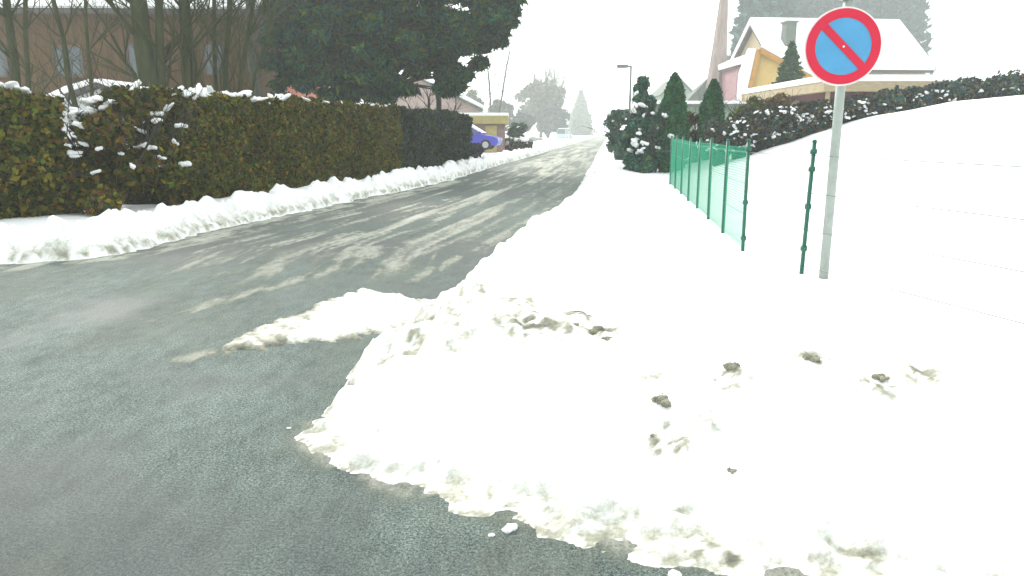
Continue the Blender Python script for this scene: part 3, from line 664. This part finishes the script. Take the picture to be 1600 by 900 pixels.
# carport garage with yellow fascia
g = empty('garage', (-5.1, 49.5, .35), R(0), label='flat-roofed garage with yellow fascia board behind the violet-blue car', cat='garage')
MB().box(0, 4.6, 0, 6, -.5, 1.72).build('wall', M['mauve'], g)
MB().box(-.25, 4.85, -.3, 6.2, 1.724, 2.22).build('roof', M['yellowboard'], g, bevel=.01)
MB().box(-.28, 4.88, -.33, 6.23, 2.224, 2.42).build('snow_cover', M['snowcap'], g, bevel=.05)
dr = MB().box(3.35, 4.1, -.05, -.004, -.1, 1.6).build('door', M['yellowboard'], g); MB().box(3.45, 3.5, -.09, -.05, .8, .9).build('handle', M['alu'], dr)
MB().box(.5, 2.9, -.05, -.004, -.1, 1.6).build('garage_door', M['mauve'], g)

def car(name, loc, rz, paint, label, van=False, snow=True, group=None):
    root = empty(name, loc, rz, label=label, cat='van' if van else 'car', group=group)
    if van: low = [(-2.3, .3), (2.2, .3), (2.35, .55), (2.3, .95), (1.5, 1.12), (-2.35, 1.12), (-2.4, .5)]; cab = [(-2.3, 1.12), (1.5, 1.12), (.9, 1.95), (-2.2, 1.98)]; w_ = .92
    else: low = [(-2.0, .28), (1.95, .25), (2.08, .45), (2.03, .68), (1.75, .8), (.95, .92), (-1.95, .96), (-2.05, .6)]; cab = [(-1.85, .96), (1.0, .92), (.15, 1.42), (-1.35, 1.45)]; w_ = .84
    b_ = MB(); n = len(low)
    ring = [(-w_ * .9, .0), (-w_, 1), (w_, 1), (w_ * .9, 0)]
    b_.prism(low, -w_, w_); b_.build('body', M[paint], root, False, bevel=.05)
    cxm = sum(p[0] for p in cab) / 4; c = MB(); k = len(cab)
    V_ = []
    for s in (-1, 1):
        for (x, z) in cab: V_.append((x, s * (w_ * .93 if z < 1.2 else w_ * .74), z + .003))
    c.add(V_, [tuple(range(k)), tuple(range(2 * k - 1, k - 1, -1))] + [(i, i + k, (i + 1) % k + k, (i + 1) % k) for i in range(k)]); c.build('window', M['glass'], root, bevel=.02)
    tz = cab[2][1]; rf = MB().box(cab[3][0] - .02, cab[2][0] + .02, -w_ * .76, w_ * .76, tz + .03, tz + .07).build('roof', M[paint], root, bevel=.02)
    pl = MB()
    for s in (-1, 1):
        for (a, b) in ((cab[1], cab[2]), (cab[0], cab[3]), (((cab[0][0] + cab[1][0]) / 2, cab[0][1]), ((cab[3][0] + cab[2][0]) / 2, tz))):
            pl.tube([(a[0], s * w_ * .94, a[1]), (b[0], s * w_ * .76, b[1] + .03)], .035, 6)
    pl.build('pillar', M[paint], root)
    if snow: MB().box(cab[3][0] + .02, cab[2][0] - .03, -w_ * .72, w_ * .72, tz + .074, tz + .2).build('snow_cover', M['snowcap'], root, True, bevel=.05)
    if snow and not van:
        MB().add([(1.02, -.7, .97), (1.02, .7, .97), (.2, .58, 1.47), (.2, -.58, 1.47), (1.1, -.7, 1.0), (1.1, .7, 1.0), (.24, .58, 1.53), (.24, -.58, 1.53)], [(0, 1, 2, 3), (4, 7, 6, 5), (0, 4, 5, 1), (1, 5, 6, 2), (2, 6, 7, 3), (3, 7, 4, 0)]).build('windscreen_snow', M['snowcap'], root)
    for x in (-1.3, 1.3):
        for s in (-1, 1):
            wy = s * (w_ - .08); wh = MB().tube([(x, wy - .1, .31), (x, wy + .1, .31)], .31, 20).build('wheel', M['rubber'], root); MB().tube([(x, wy + s * .101, .31), (x, wy + s * .12, .31)], .19, 14).build('rim', M['alu'], wh)
    for s in (-1, 1): MB().box(low[2][0] - .12, low[2][0] + .005, s * w_ * .72 - .17, s * w_ * .72 + .17, low[2][1] + .1, low[2][1] + .24).build('headlight', M['lens'], root, bevel=.02)
    for s in (-1, 1): MB().box(low[1][0] * .48, low[1][0] * .48 + .12, s * (w_ + .09) - .09, s * (w_ + .09) + .09, .95, 1.08).build('mirror', M[paint], root, bevel=.02)
    return root
car('parked_car', (-2.75, 45.6, .5), R(-8), 'carblue', 'violet-blue hatchback with snowy windscreen, nose out past the yew hedge')
car('parked_van', (9.9, 141, .0), R(70), 'carpale', 'pale bluish van with snow on its roof, far down the road', van=True)
hr = strip_hedge('low_hedge', [(-.15, 52.0), (1.45, 53)], 1.1, .98, [(.07, .06, .03), (.05, .055, .03)], .1, 500, 'low brown clipped hedge under a thick snow cap right of the violet-blue car')
snow_on(hr, [(-.1 + i * .17, 52.3 + i * .08 + random.uniform(-.1, .3), 1.02, .3, .15) for i in range(10)])
dusty_shrub('garden_shrub', 0.15, 56, .9, 1.9, [(.03, .09, .05), (.05, .12, .06)], 'bright green shrub at the right corner of the yellow-fascia garage', 8, .14, leaf=.12, n=4000)
p_ = empty('marker_post', (7.6, 98, .2), label='thin grey post beside the far pale van', cat='post'); MB().tube([(0, 0, 0), (0, 0, 3.6)], .06, 8).build('pole', M['galv'], p_); MB().tube([(0, 0, 3.6), (0, 0, 3.7)], [.08, .02], 8).build('cap', M['galv'], p_)

# far trees on the left
def round_tree(name, x, y, r, h, cols, n, leaf, label, group='far trees beyond the garage', low=.1, nc=70):
    x, y, r, h, leaf = x * 1.5, y * 1.5, r * 1.5, h * 1.5 - .8, leaf * 1.4
    cl_ = []
    for i in range(nc):
        d_ = rng.normal(size=3); d_ /= np.linalg.norm(d_); k = rng.random() ** .45 * .85
        cl_.append((d_[0] * r * k, d_[1] * r * k, h * (low + (1 - low) * .5) + d_[2] * h * (1 - low) * .48 * k, r * .26, r * .26, r * .2))
    return crown_tree(name, (x, y, gz(x, y)), cl_, cols, leaf, n, label, group=group, trunk=[([(0, 0, -.1), (.1, 0, h * .3), (0, .1, h * .7)], [r * .07, r * .055, r * .02])], inner=.2)
GREYG = [(.06, .08, .05), (.09, .11, .06), (.05, .07, .06), (.12, .12, .08)]
round_tree('leafy_tree', 4.3, 112, 3.9, 9.6, GREYG, 9000, .32, 'broad rounded grey-green tree beyond the low snowy hedge')
round_tree('leafy_tree', 5.2, 108, 3.0, 5.2, [(.03, .05, .045), (.045, .065, .05)], 9000, .28, 'squat dark teal tree under the broad rounded grey-green one')
round_tree('leafy_tree', -1.3, 92, 1.9, 5.6, GREYG, 5000, .26, 'small pale tree around the foot of the tall bare forked tree')
round_tree('leafy_tree', 1.2, 90, 1.6, 3.9, [(.04, .06, .055), (.05, .07, .06)], 4500, .24, 'low bluish tree between the small pale one and the broad rounded one')
round_tree('leafy_tree', -5.2, 84, 2.4, 6.4, GREYG, 5000, .3, 'pale hazy tree above the flat garage roof')
bare(-2.0, 80, 'tall bare forked tree standing alone against the white sky', [(0, 0, .12, 9, -.6, 0), (.1, 0, .1, 9.5, 1.6, 0)], group=None, barkm='bark_grey')
t_ = bare(8.2, 172, 'wide twiggy leafless tree rising out of the broad grey-green tree', [(0, 0, .3, 13.6, -3.2, 0), (0, 0, .3, 14.6, -.6, 0), (0, 0, .25, 14.4, 1.4, 0), (0, 0, .27, 13, 3.6, 0)], group=None, barkm='bark_grey', depth=3, kids=4)

def conifer(name, x, y, r, h, cols, n, leaf, label, group=None, lay=16, snow=0, cat='conifer', column=False):
    z0 = gz(x, y); root = empty(name, (x, y, z0), label=label, cat=cat, group=group)
    if column:
        t = rng.random(n); a = rng.random(n) * 6.283
        prof = np.interp(t, [0, .12, .35, .6, .82, .94, 1], [.7, .92, 1, .92, .6, .3, .04]); ff = 1 + .16 * np.sin(a * 5 + t * 9) + .14 * (fbm(a * 2.2, t * 14, 303, 3) - .5) * 2
        q = r * prof * ff * (.8 + .22 * rng.random(n)); P = np.stack([q * np.cos(a), q * np.sin(a), t * h], 1)
    else:
        k = rng.integers(0, lay, n); t0 = k / lay; a = rng.random(n) * 6.283
        lim = 1 + .25 * np.sin(a * 5 + k * 2.1) + .15 * np.sin(a * 9 + k); rad = rng.random(n) ** .5
        q = r * (1 - t0) ** .85 * lim * rad; P = np.stack([q * np.cos(a), q * np.sin(a), h * (.06 + .94 * t0) + h / lay * .7 * (1 - rad) - .12 * q + rng.normal(size=n) * h * .008], 1)
    V_, F_, C_ = leaves(P, leaf, cols, 1.8, .3 if column else 0); cc = fbm(V_[:, 0] * 2 + V_[:, 1], V_[:, 2] * 1.2, 311, 3)[:, None]; C_ = C_ * (.6 + .8 * cc)
    link('crown', np_mesh('crown', V_, F_, col=C_), M['leaf'], root)
    MB().tube([(0, 0, -.2), (0, 0, h * .9)], [r * .09 + .03, .01], 8).build('trunk', M['bark_dark'], root, True)
    if column: MB().tube([(0, 0, .02), (0, 0, h * .3), (0, 0, h * .6), (0, 0, h * .86)], [r * .55, r * .74, r * .66, r * .25], 12).build('inner_branches', M['core'], root, True)
    if snow:
        for i in range(snow):
            t = random.random() * .8; a = random.random() * 6.28; q = r * ((1 - t) ** .85 if not column else .95) * .9; s = r * .12 * random.uniform(.5, 1.2)
            clump(root, (q * math.cos(a), q * math.sin(a), t * h + .1), (s * 1.3, s, s * .6), i)
    return root
conifer('conifer_tree', 23.4, 258, 4.5, 15, [(.05, .09, .045), (.06, .11, .05)], 7000, .6, 'lone pale green cone-shaped conifer at the far end of the road')
conifer('conifer_tree', 21, 240, 2.6, 6.2, [(.05, .09, .05)], 3000, .55, 'low faint conifer just left of the lone far cone-shaped one')
round_tree('leafy_tree', 30.5, 175, 3.2, 6.5, GREYG, 4000, .4, 'faint pale tree on the right where the road vanishes', nc=40)

# ---------------------------------------------------------------- right side
def pt(px, py, Yd): x, z = at(px, py, Yd); return x, Yd, z
# street lamp
x, _, zt = pt(986, 103, 36); z0 = gz(x, 36)
lp = empty('street_lamp', (x, 36, z0), label='slim grey street lamp with a short arm over the road, behind the snow-flecked shrub', cat='street lamp')
hh = zt - z0
MB().tube([(0, 0, -.2), (0, 0, .9), (0, 0, hh)], [.085, .06, .045], 10).build('pole', M['lamp'], lp, True)
MB().tube([(.02, 0, hh - .03), (-.2, 0, hh - .02)], .04, 8).build('arm', M['lamp'], lp, True)
hd = MB().box(-.66, -.14, -.1, .1, hh - .09, hh + .06).build('lamp_head', M['lamp'], lp, bevel=.03); MB().box(-.6, -.25, -.07, .07, hh - .115, hh - .092).build('lens', M['lens'], hd)

# snow-flecked dark shrub cluster
s1 = dusty_shrub('snowy_shrub', 4.05, 21.6, .78, 1.75, DARKHOLLY, 'wide dark shrub with bright snow clumps at the far end of the green fence', 34, .12, n=14000, leaf=.075)
cx_ = 3.95
hol = [(random.gauss(0, .1) , random.gauss(0, .12), .4 + i * .18, .42 - i * .02, .42 - i * .02, .22) for i in range(13)]
crown_tree('holly_tree', (cx_, 23.2, gz(cx_, 23.2)), hol, DARKHOLLY, .08, 9000, 'upright dark holly with snow lumps just behind the wide snowy shrub', cat='tree', trunk=[([(0, 0, 0), (0, 0, 1.2), (0, 0, 2.3)], [.06, .05, .02])], inner=.3,
           snow=[(.05, -.4, 1.9, .13, .08), (-.1, -.42, 1.2, .1, .06), (.15, -.35, 1.35, .09, .05), (-.2, -.3, 2.3, .07, .05), (.0, -.42, 1.62, .08, .05)])
dusty_shrub('garden_shrub', 4.3, 29, .75, 1.95, [(.06, .12, .08), (.05, .1, .07)], 'pale green shrub half hidden left of the upright holly', 6, .1, leaf=.09, n=6000)
dusty_shrub('garden_shrub', 4.95, 24.2, .55, 1.3, [(.2, .1, .08), (.12, .08, .06), (.06, .08, .05)], 'reddish-brown shrub between the snowy shrub and the first thuja', 4, .08, leaf=.07, n=5000)
x, _, z = pt(1055, 116, 21.5); conifer('thuja_column', x, 21.5, .38, z - gz(x, 21.5), THUJA, 15000, .07, 'taller green thuja column rising right behind the far end of the green fence', cat='conifer', column=True, group='two clipped thuja columns')
x, _, z = pt(1116, 126, 22); conifer('thuja_column', x, 22, .33, z - gz(x, 22), THUJA, 13000, .07, 'shorter narrow thuja column in front of the tall pinkish spire', column=True, snow=0, group='two clipped thuja columns')
dusty_shrub('garden_shrub', 5.3, 22.5, .42, 1.6, [(.14, .12, .04), (.12, .09, .05), (.07, .09, .03)], 'yellowish shrub squeezed between the two thuja columns', 5, .07, leaf=.07, n=5000)
dusty_shrub('garden_shrub', 6.75, 21.6, .55, 1.45, [(.12, .16, .03), (.15, .18, .04), (.09, .1, .04)], 'lime-green shrub right of the shorter thuja column', 4, .07, leaf=.07, n=5500)
dusty_shrub('garden_shrub', 7.5, 21.5, .5, 1.25, [(.2, .16, .05), (.16, .11, .06)], 'yellow-brown shrub at the start of the snowy hillside hedge', 5, .07, leaf=.07, n=5000)
# snow-dusted hedge along the hillside crest, one dark mass of bushes
hill = []
for i, (px, Yd, r, h) in enumerate([(1125, 19.2, .55, 1.15), (1152, 19.3, .6, 1.1), (1178, 19.5, .62, 1.2), (1203, 19.7, .65, 1.2), (1228, 19.9, .66, 1.15), (1255, 20, .68, 1.1), (1284, 20, .7, 1.0), (1316, 20, .75, .85), (1352, 20.2, .8, .75), (1392, 20.4, .85, .75), (1436, 20.5, .9, .75), (1485, 20.6, .9, .75), (1535, 20.6, .95, .75), (1590, 20.6, 1, .8)]):
    x = (px - 800) / 1150 * Yd / math.cos(0)
    where = ['right behind the fence, first at the downhill end', 'second from its downhill end', 'below the left corner of the maroon garage', 'fourth from its downhill end', 'fifth from its downhill end', 'sixth, below the fir tree', 'just left of the sign pole', 'right behind the sign pole', 'first to the right of the sign pole', 'second to the right of the sign pole', 'third to the right of the sign pole', 'fourth to the right of the sign pole', 'last but one uphill', 'last at the uphill end'][i]
    dusty_shrub('hedge_bush', x, Yd, r * .9, h - (.12 if px < 1220 else .3), [(.03, .085, .07), (.025, .06, .055), (.08, .09, .04), (.04, .05, .07), (.11, .075, .04)], 'snow-dusted dark bush of the hillside hedge, ' + where, 48, .062, group='snow-dusted bushes on the hillside crest', leaf=.065, n=5500, cat='bush', stems=4)

# garage / carport up the hill
GX, GY = 10.9, 26.2
g = empty('garage', (GX, GY, 2.2), label='maroon-walled garage under a long snowy flat roof with tan fascia, behind the hillside hedge', cat='garage')
MB().box(0, 4.4, 0, 8.6, -1.5, .72).build('wall', M['maroon'], g)
MB().box(-.3, 4.7, -.3, 8.9, .724, 1.05).build('roof', M['tanboard'], g, bevel=.01)
MB().box(-.36, 4.76, -.36, 8.96, 1.054, 1.27).build('snow_cover', M['snowcap'], g, bevel=.06)
MB().box(-.04, -.004, 2.5, 4.8, -1.2, .55).build('garage_door', M['dframe'], g); MB().box(-.1, 0.02, -.12, .0, -1.5, .72).build('post', M['tanboard'], g)
g2 = empty('lean_to', (15.9, 27.5, 2.2), label='low snow-roofed lean-to running on to the right of the maroon garage', cat='shed')
MB().box(0, 9, 0, 5, -1.5, .55).build('wall', M['maroon'], g2); MB().box(-.15, 9.2, -.3, 5.2, .554, .8).build('roof', M['greenwall'], g2, bevel=.01); MB().box(-.15, 9.25, -.35, 5.25, .804, 1.02).build('snow_cover', M['snowcap'], g2, bevel=.06)

# yellow gable house
YH = 43.
P4 = [at(1171, 150, YH), at(1188, 66, YH), at(1246, 99, YH)]; x0 = P4[0][0]
house('yellow_house', (x0, YH, 0), R(-21), 0, 6, [(P4[0][0] - x0, P4[0][1]), ((P4[1][0] - x0) * .93, P4[1][1] - .45), ((P4[2][0] - x0 + .6) * .93, P4[2][1] - .8)], 'yellowwall', 'greyroof', 'yellow gabled house with steep orange barge board and thick snow on its roof', wins=[(1.75, 2.6, .9, .8, 0)], snow=.6, over=.3, vergem='ochre')
# big snowy roof behind
xh, zr = at(1198, 22, 60)
eaves_house('hillside_house', (xh, 57, 3.0), R(5), 11.6, 9, 3.3, 6.7, 'tanboard', 'darkroof', 'large house high on the hill with a broad snow-covered roof and a chimney', [(3, 2.6, 1.2, 1.2), (6, 1.6, 1.2, 1.2), (9, 1.6, 1.2, 1.2)], chimney=(1.5, 1.6, 3.8, 6.6, .8), snow=.45)
x, _, z = pt(1238, 66, 36); conifer('fir_tree', x, 36, .95, z - gz(x, 36), [(.04, .09, .04), (.06, .13, .04), (.03, .06, .04)], 9000, .12, 'small dark green fir in front of the yellow house', lay=14, snow=5)
# house with dull pink wall
house('pink_house', (15.9, 54, 0), R(0), 5, 6, [(0, 6.0), (2.2, 6.55), (4.6, 6.0)], 'magentawall', 'darkroof', 'dull pink house with snowy roof between the spire and the yellow house', wins=[(1.15, 3.6, .5, 1.5, 0)], snow=.5, over=.2)
# chapel with tall spire
ch = empty('spire_building', (16.6, 58, 0), label='building with a very tall narrow pinkish spire and grey-green roof behind the thujas', cat='chapel')
xs_, zs_ = at(1122, 100, 58); bx = xs_ - 16.6
zb = at(1120, 150, 58)[1]; zt_ = at(1130, -40, 58)[1]
MB().box(bx - 2.6, bx + 1.3, -.2, 3, -1, zb - .9).build('wall', M['mauve'], ch)
MB().add([(bx - 2.9, -.5, zb - 1.0), (bx + 1.5, -.5, zb - 1.0), (bx + 1.5, 3.3, zb - 1.0), (bx - 2.9, 3.3, zb - 1.0), (bx - .2, 1.2, zb + 1.6), (bx + .2, 1.2, zb + 1.6)], [(0, 3, 2, 1), (0, 1, 5, 4), (1, 2, 5), (2, 3, 4, 5), (3, 0, 4)]).build('roof', M['greyroof'], ch)
n_ = 8; sp_ = MB(); lv = [(zb - .4, .98), (zb + .8, .76), (zb + 3.0, .6), (zb + 6, .4), (zt_ + 2, .05)]
sp_.tube([(bx + .1 * i, .6, z_) for i, (z_, r_) in enumerate(lv)], [r_ for _, r_ in lv], n_); sp_.build('spire', M['spire'], ch)
# long low building with white roof edge
lb = empty('low_building', (7.6, 40, .7), label='long low pale-green building with a snow-white roof edge behind the thujas', cat='building')
MB().box(0, 5.2, 0, 5, -.5, 2.15).build('wall', M['greenwall'], lb); MB().box(-.2, 5.4, -.2, 5.2, 2.154, 2.3).build('roof', M['greyroof'], lb); MB().box(-.22, 5.42, -.22, 5.22, 2.304, 2.46).build('snow_cover', M['snowcap'], lb, bevel=.04)
for wx in (.9, 2.6, 4.3): window(lb, wx, .8, .9, .8, 0)
house('hazy_house', (16.2, 82, .5), 0, 4, 7, [(0, 5.0), (1.7, 6.6), (3.4, 5.0)], 'greenwall', 'greyroof', 'faint pale green gable far behind the taller thuja', snow=.0, over=.3)
# spruces on the hill behind the houses
TEAL = [(.02, .085, .075), (.035, .105, .09), (.016, .06, .06)]
spots = [(1158, 74, 2.5, 17, 'beside the tall spire, the nearest one'), (1180, 78, 2.9, 19, 'above the yellow gable, the fullest'), (1204, 84, 2.7, 18, 'touching the left end of the broad snowy roof'), (1232, 92, 3.2, 22, 'behind the chimney of the hillside house'), (1268, 96, 3.4, 23, 'left of the round sign, over the broad roof'), (1305, 94, 3.3, 22, 'straight behind the round sign'), (1345, 96, 3.4, 23, 'first right of the round sign'), (1388, 94, 3.3, 22, 'second right of the round sign')]
for px, Yd, r_, h_, wh in spots:
    Yd *= 1.45; conifer('spruce_tree', (px - 800) / 1150 * Yd, Yd, r_ * 1.5, h_ * 1.45, TEAL, 11000, .66, 'tall teal spruce of the hillside row, ' + wh, group='spruces on the hill behind the houses', lay=18)

# ---------------------------------------------------------------- fence
fp = [(3.42, 3.45), (2.42, 6.05), (2.3, 7.25)] + [(2.3 + .134 * 1.36 * i, 7.25 + 1.36 * i) for i in range(1, 8)]
fr = empty('wire_fence', (2.3, 7.25, 0), label='green wire mesh fence on slim green posts standing in the snow', cat='fence')
def L3(p): return (p[0] - 2.3, p[1] - 7.25, p[2])
tops = []; bots = []
for i, (x, y) in enumerate(fp):
    gzv = gz(x, y); b_ = gzv - .15; tz = 1.49 + random.uniform(-.02, .02); lean = random.uniform(-.012, .012)
    if i == 1: tz = 1.515; lean = .02
    tops.append(Vector((x + lean, y, tz))); bots.append(Vector((x, y, gzv)))
    mb = MB(); mb.tube([L3((x, y, b_)), L3((x + lean, y, tz))], .017 if i < 3 else .02, 10); mb.tube([L3((x + lean, y, tz)), L3((x + lean, y, tz + .02))], [.022, .012], 10)
    po = mb.build('post', M['fgreen'], fr, True)
    if i in (1, 2):
        cm = MB()
        for q in ([.93, .8, .52, .2] if i == 1 else [.93, .45, .12]):
            p = bots[-1].lerp(tops[-1], q); cm.tube([L3((p.x, p.y, p.z - .02)), L3((p.x, p.y, p.z + .02))], .027, 10); cm.tube([L3((p.x, p.y - .015, p.z)), L3((p.x, p.y - .05, p.z))], .01, 6)
        cm.build('wire_tightener', M['fgreen'], po, True)
for k in range(4):
    f = [.90, .62, .34, .06][k]
    for seg, m_, r_ in ((range(0, 2), 'greywire', .0028), (range(2, len(fp) - 1), 'fwire', .0026)):
        pts = [L3(bots[i].lerp(tops[i], f)) for i in list(seg) + [seg[-1] + 1]]
        MB().tube(pts, r_, 4, caps=False).build('tension_wire', M[m_], fr)
for i in range(2, len(fp) - 1):
    a0, a1, b0, b1 = bots[i], tops[i], bots[i + 1], tops[i + 1]; mb = MB(); Wd = (b0 - a0).length; Hh = 1.0; stp = .055; wr = .00165
    def q_(s, t): 
        s = s / Wd; lo = a0.lerp(b0, s); hi = a1.lerp(b1, s); return L3(lo.lerp(hi, t / Hh * .93 + .02))
    c0 = -Hh
    while c0 < Wd:
        s0, t0 = (c0, 0) if c0 >= 0 else (0, -c0); s1 = min(Wd, c0 + Hh); t1 = s1 - c0
        if s1 > s0: mb.tube([q_(s0, t0), q_(s1, t1)], wr, 3, caps=False); mb.tube([q_(Wd - s0, t0), q_(Wd - s1, t1)], wr, 3, caps=False)
        c0 += stp
    mb.build('wire_mesh', M['fwire'], fr)

# ---------------------------------------------------------------- road sign
sx, sy = 2.545, 5.9; sz = gz(sx, sy)
sg = empty('road_sign', (sx, sy, 0), R(-4), label='round no-stopping sign, red ring and slash on blue, on a grey pole in the snow', cat='road sign')
MB().tube([(0, 0, sz - .3), (0, 0, 1.6), (0, 0, 2.62)], .036, 16).build('pole', M['galv'], sg, True)
cp = MB().tube([(0, 0, 2.62), (0, 0, 2.66)], [.04, .03], 16).build('pole_cap', M['rubber'], sg)
xc, zc = at(1318, 73, 5.85); xc -= sx; yd = -.06
def disc(mb, r, y0, y1, n=72, cx=0, cz=0): mb.tube([(cx, y0, cz), (cx, y1, cz)], r, n); return mb
pl = disc(MB(), .289, yd + .01, yd + .018, cx=xc, cz=zc).build('sign_plate', M['swhite'], sg)
def ringm(r0, r1, y, n=90):
    V_ = [(xc + r * math.cos(2 * math.pi * i / n), yy, zc + r * math.sin(2 * math.pi * i / n)) for yy in (y, y + .002) for r in (r0, r1) for i in range(n)]
    F_ = []
    for i in range(n):
        j = (i + 1) % n; F_ += [(i, j, n + j, n + i), (2 * n + i, 3 * n + i, 3 * n + j, 2 * n + j), (n + i, n + j, 3 * n + j, 3 * n + i), (i, 2 * n + i, 2 * n + j, j)]
    return V_, F_
disc(MB(), .214, yd + .0045, yd + .0075, cx=xc, cz=zc).build('blue_field', M['sblue'], pl)
mb = MB(); mb.add(*ringm(.208, .276, yd + .001)); mb.build('red_ring', M['sred'], pl)
a_ = R(-44); t_ = Vector((math.cos(a_), 0, math.sin(a_))); nn = Vector((-t_.z, 0, t_.x)); c_ = Vector((xc, yd - .002, zc))
q = [c_ - t_ * .212 - nn * .029, c_ + t_ * .212 - nn * .029, c_ + t_ * .212 + nn * .029, c_ - t_ * .212 + nn * .029]
MB().add([tuple(v) for v in q] + [(v.x, v.y + .005, v.z) for v in q], [(0, 1, 2, 3), (7, 6, 5, 4), (0, 4, 5, 1), (1, 5, 6, 2), (2, 6, 7, 3), (3, 7, 4, 0)]).build('red_slash', M['sred'], pl)
MB().tube([tuple(c_ + Vector((0, -.006, 0))), tuple(c_ + Vector((0, .004, 0)))], .008, 12).build('rivet', M['swhite'], pl)
for z_ in (zc - .16, zc + .18, zc + .36):
    b = MB().box(-.055, .055, -.045, .045, z_ - .015, z_ + .015); b.box(-.07, .07, yd + .0185, yd + .03, z_ - .02, z_ + .02) if z_ < zc + .3 else None; b.build('clamp', M['galv'], sg, bevel=.004)

# ---------------------------------------------------------------- dirty clods on the heap
for i, (px, py, s, lab) in enumerate([(900, 507, .022, 'small dark clod at the upper left start of the dirt line on the heap'), (928, 520, .034, 'elongated dark frozen clod just right of the small one on the heap'), (948, 530, .03, 'yellowish clod at the right end of the dirt line on the heap'),
        (1270, 563, .045, 'dark round clod lying alone on the heap towards the right'), (1142, 577, .04, 'pale yellowish slanted clod in the middle of the heap'), (1035, 626, .05, 'largest brownish clod low on the heap front'),
        (1145, 738, .022, 'tiny upright brown clod near the tyre groove'), (1020, 680, .012, 'pebble-sized dark clod alone below the largest brownish clod'), (1370, 590, .04, 'pale dirty clod nearest the right side of the heap')]):
    # walk the view ray down to the snow surface
    for k in range(400):
        Yd = 7.5 - k * .014; x_, z_ = at(px, py, Yd)
        if z_ > gz(x_, Yd) : break
    for k in range(400):
        Yd = 1.8 + k * .014; x_, z_ = at(px, py, Yd)
        if z_ < gz(x_, Yd): break
    c = empty('snow_clod', (x_, Yd, gz(x_, Yd)), label=lab, cat='snow clod', group='dirty clods on the ploughed heap')
    mb = MB()
    s *= .72
    blob_mesh(mb, (0, 0, 0), (s, s * .8, s * .6), i)
    for j in range(6): blob_mesh(mb, (random.gauss(0, s * .6), random.gauss(0, s * .5), s * .05), (s * random.uniform(.3, .9), s * random.uniform(.3, .7), s * random.uniform(.35, .7)), i * 3 + j)
    mb.build('lump', M['clod'], c, True)

for i in range(16):
    k = random.random(); x_ = np.interp(k, [0, .45, 1], [-.75, -1.15, .2]) - random.random() * .22; y_ = np.interp(k, [0, .45, 1], [5.8, 3.9, 2.75]) - random.random() * .12
    if gz(x_, y_) > -.03: continue
    s_ = random.uniform(.008, .024); mb = MB()
    for j in range(3): blob_mesh(mb, (random.gauss(0, s_ * .4), random.gauss(0, s_ * .4), s_ * .3), (s_, s_ * .8, s_ * .6), i + j)
    tag(mb.build('snow_crumb', M['snowcap'], None, True), 'small rounded snow crumb on the asphalt along the edge of the ploughed heap', 'snow crumb', 'snow crumbs along the edge of the heap').location = (x_, y_, 0)

# ---------------------------------------------------------------- haze
hm = bpy.data.materials.new('winter_haze'); hm.use_nodes = True; t = hm.node_tree; t.nodes.clear()
vo = t.nodes.new('ShaderNodeVolumePrincipled'); vo.inputs['Color'].default_value = (.93, .97, .96, 1); vo.inputs['Density'].default_value = HAZE; vo.inputs['Anisotropy'].default_value = .3
ou = t.nodes.new('ShaderNodeOutputMaterial'); t.links.new(vo.outputs[0], ou.inputs['Volume'])
hz = MB().box(-1450, 1450, -350, 1600, -1.1, 32).build('haze', hm); tag(hz, kind='stuff')
S.cycles.volume_bounces = 1
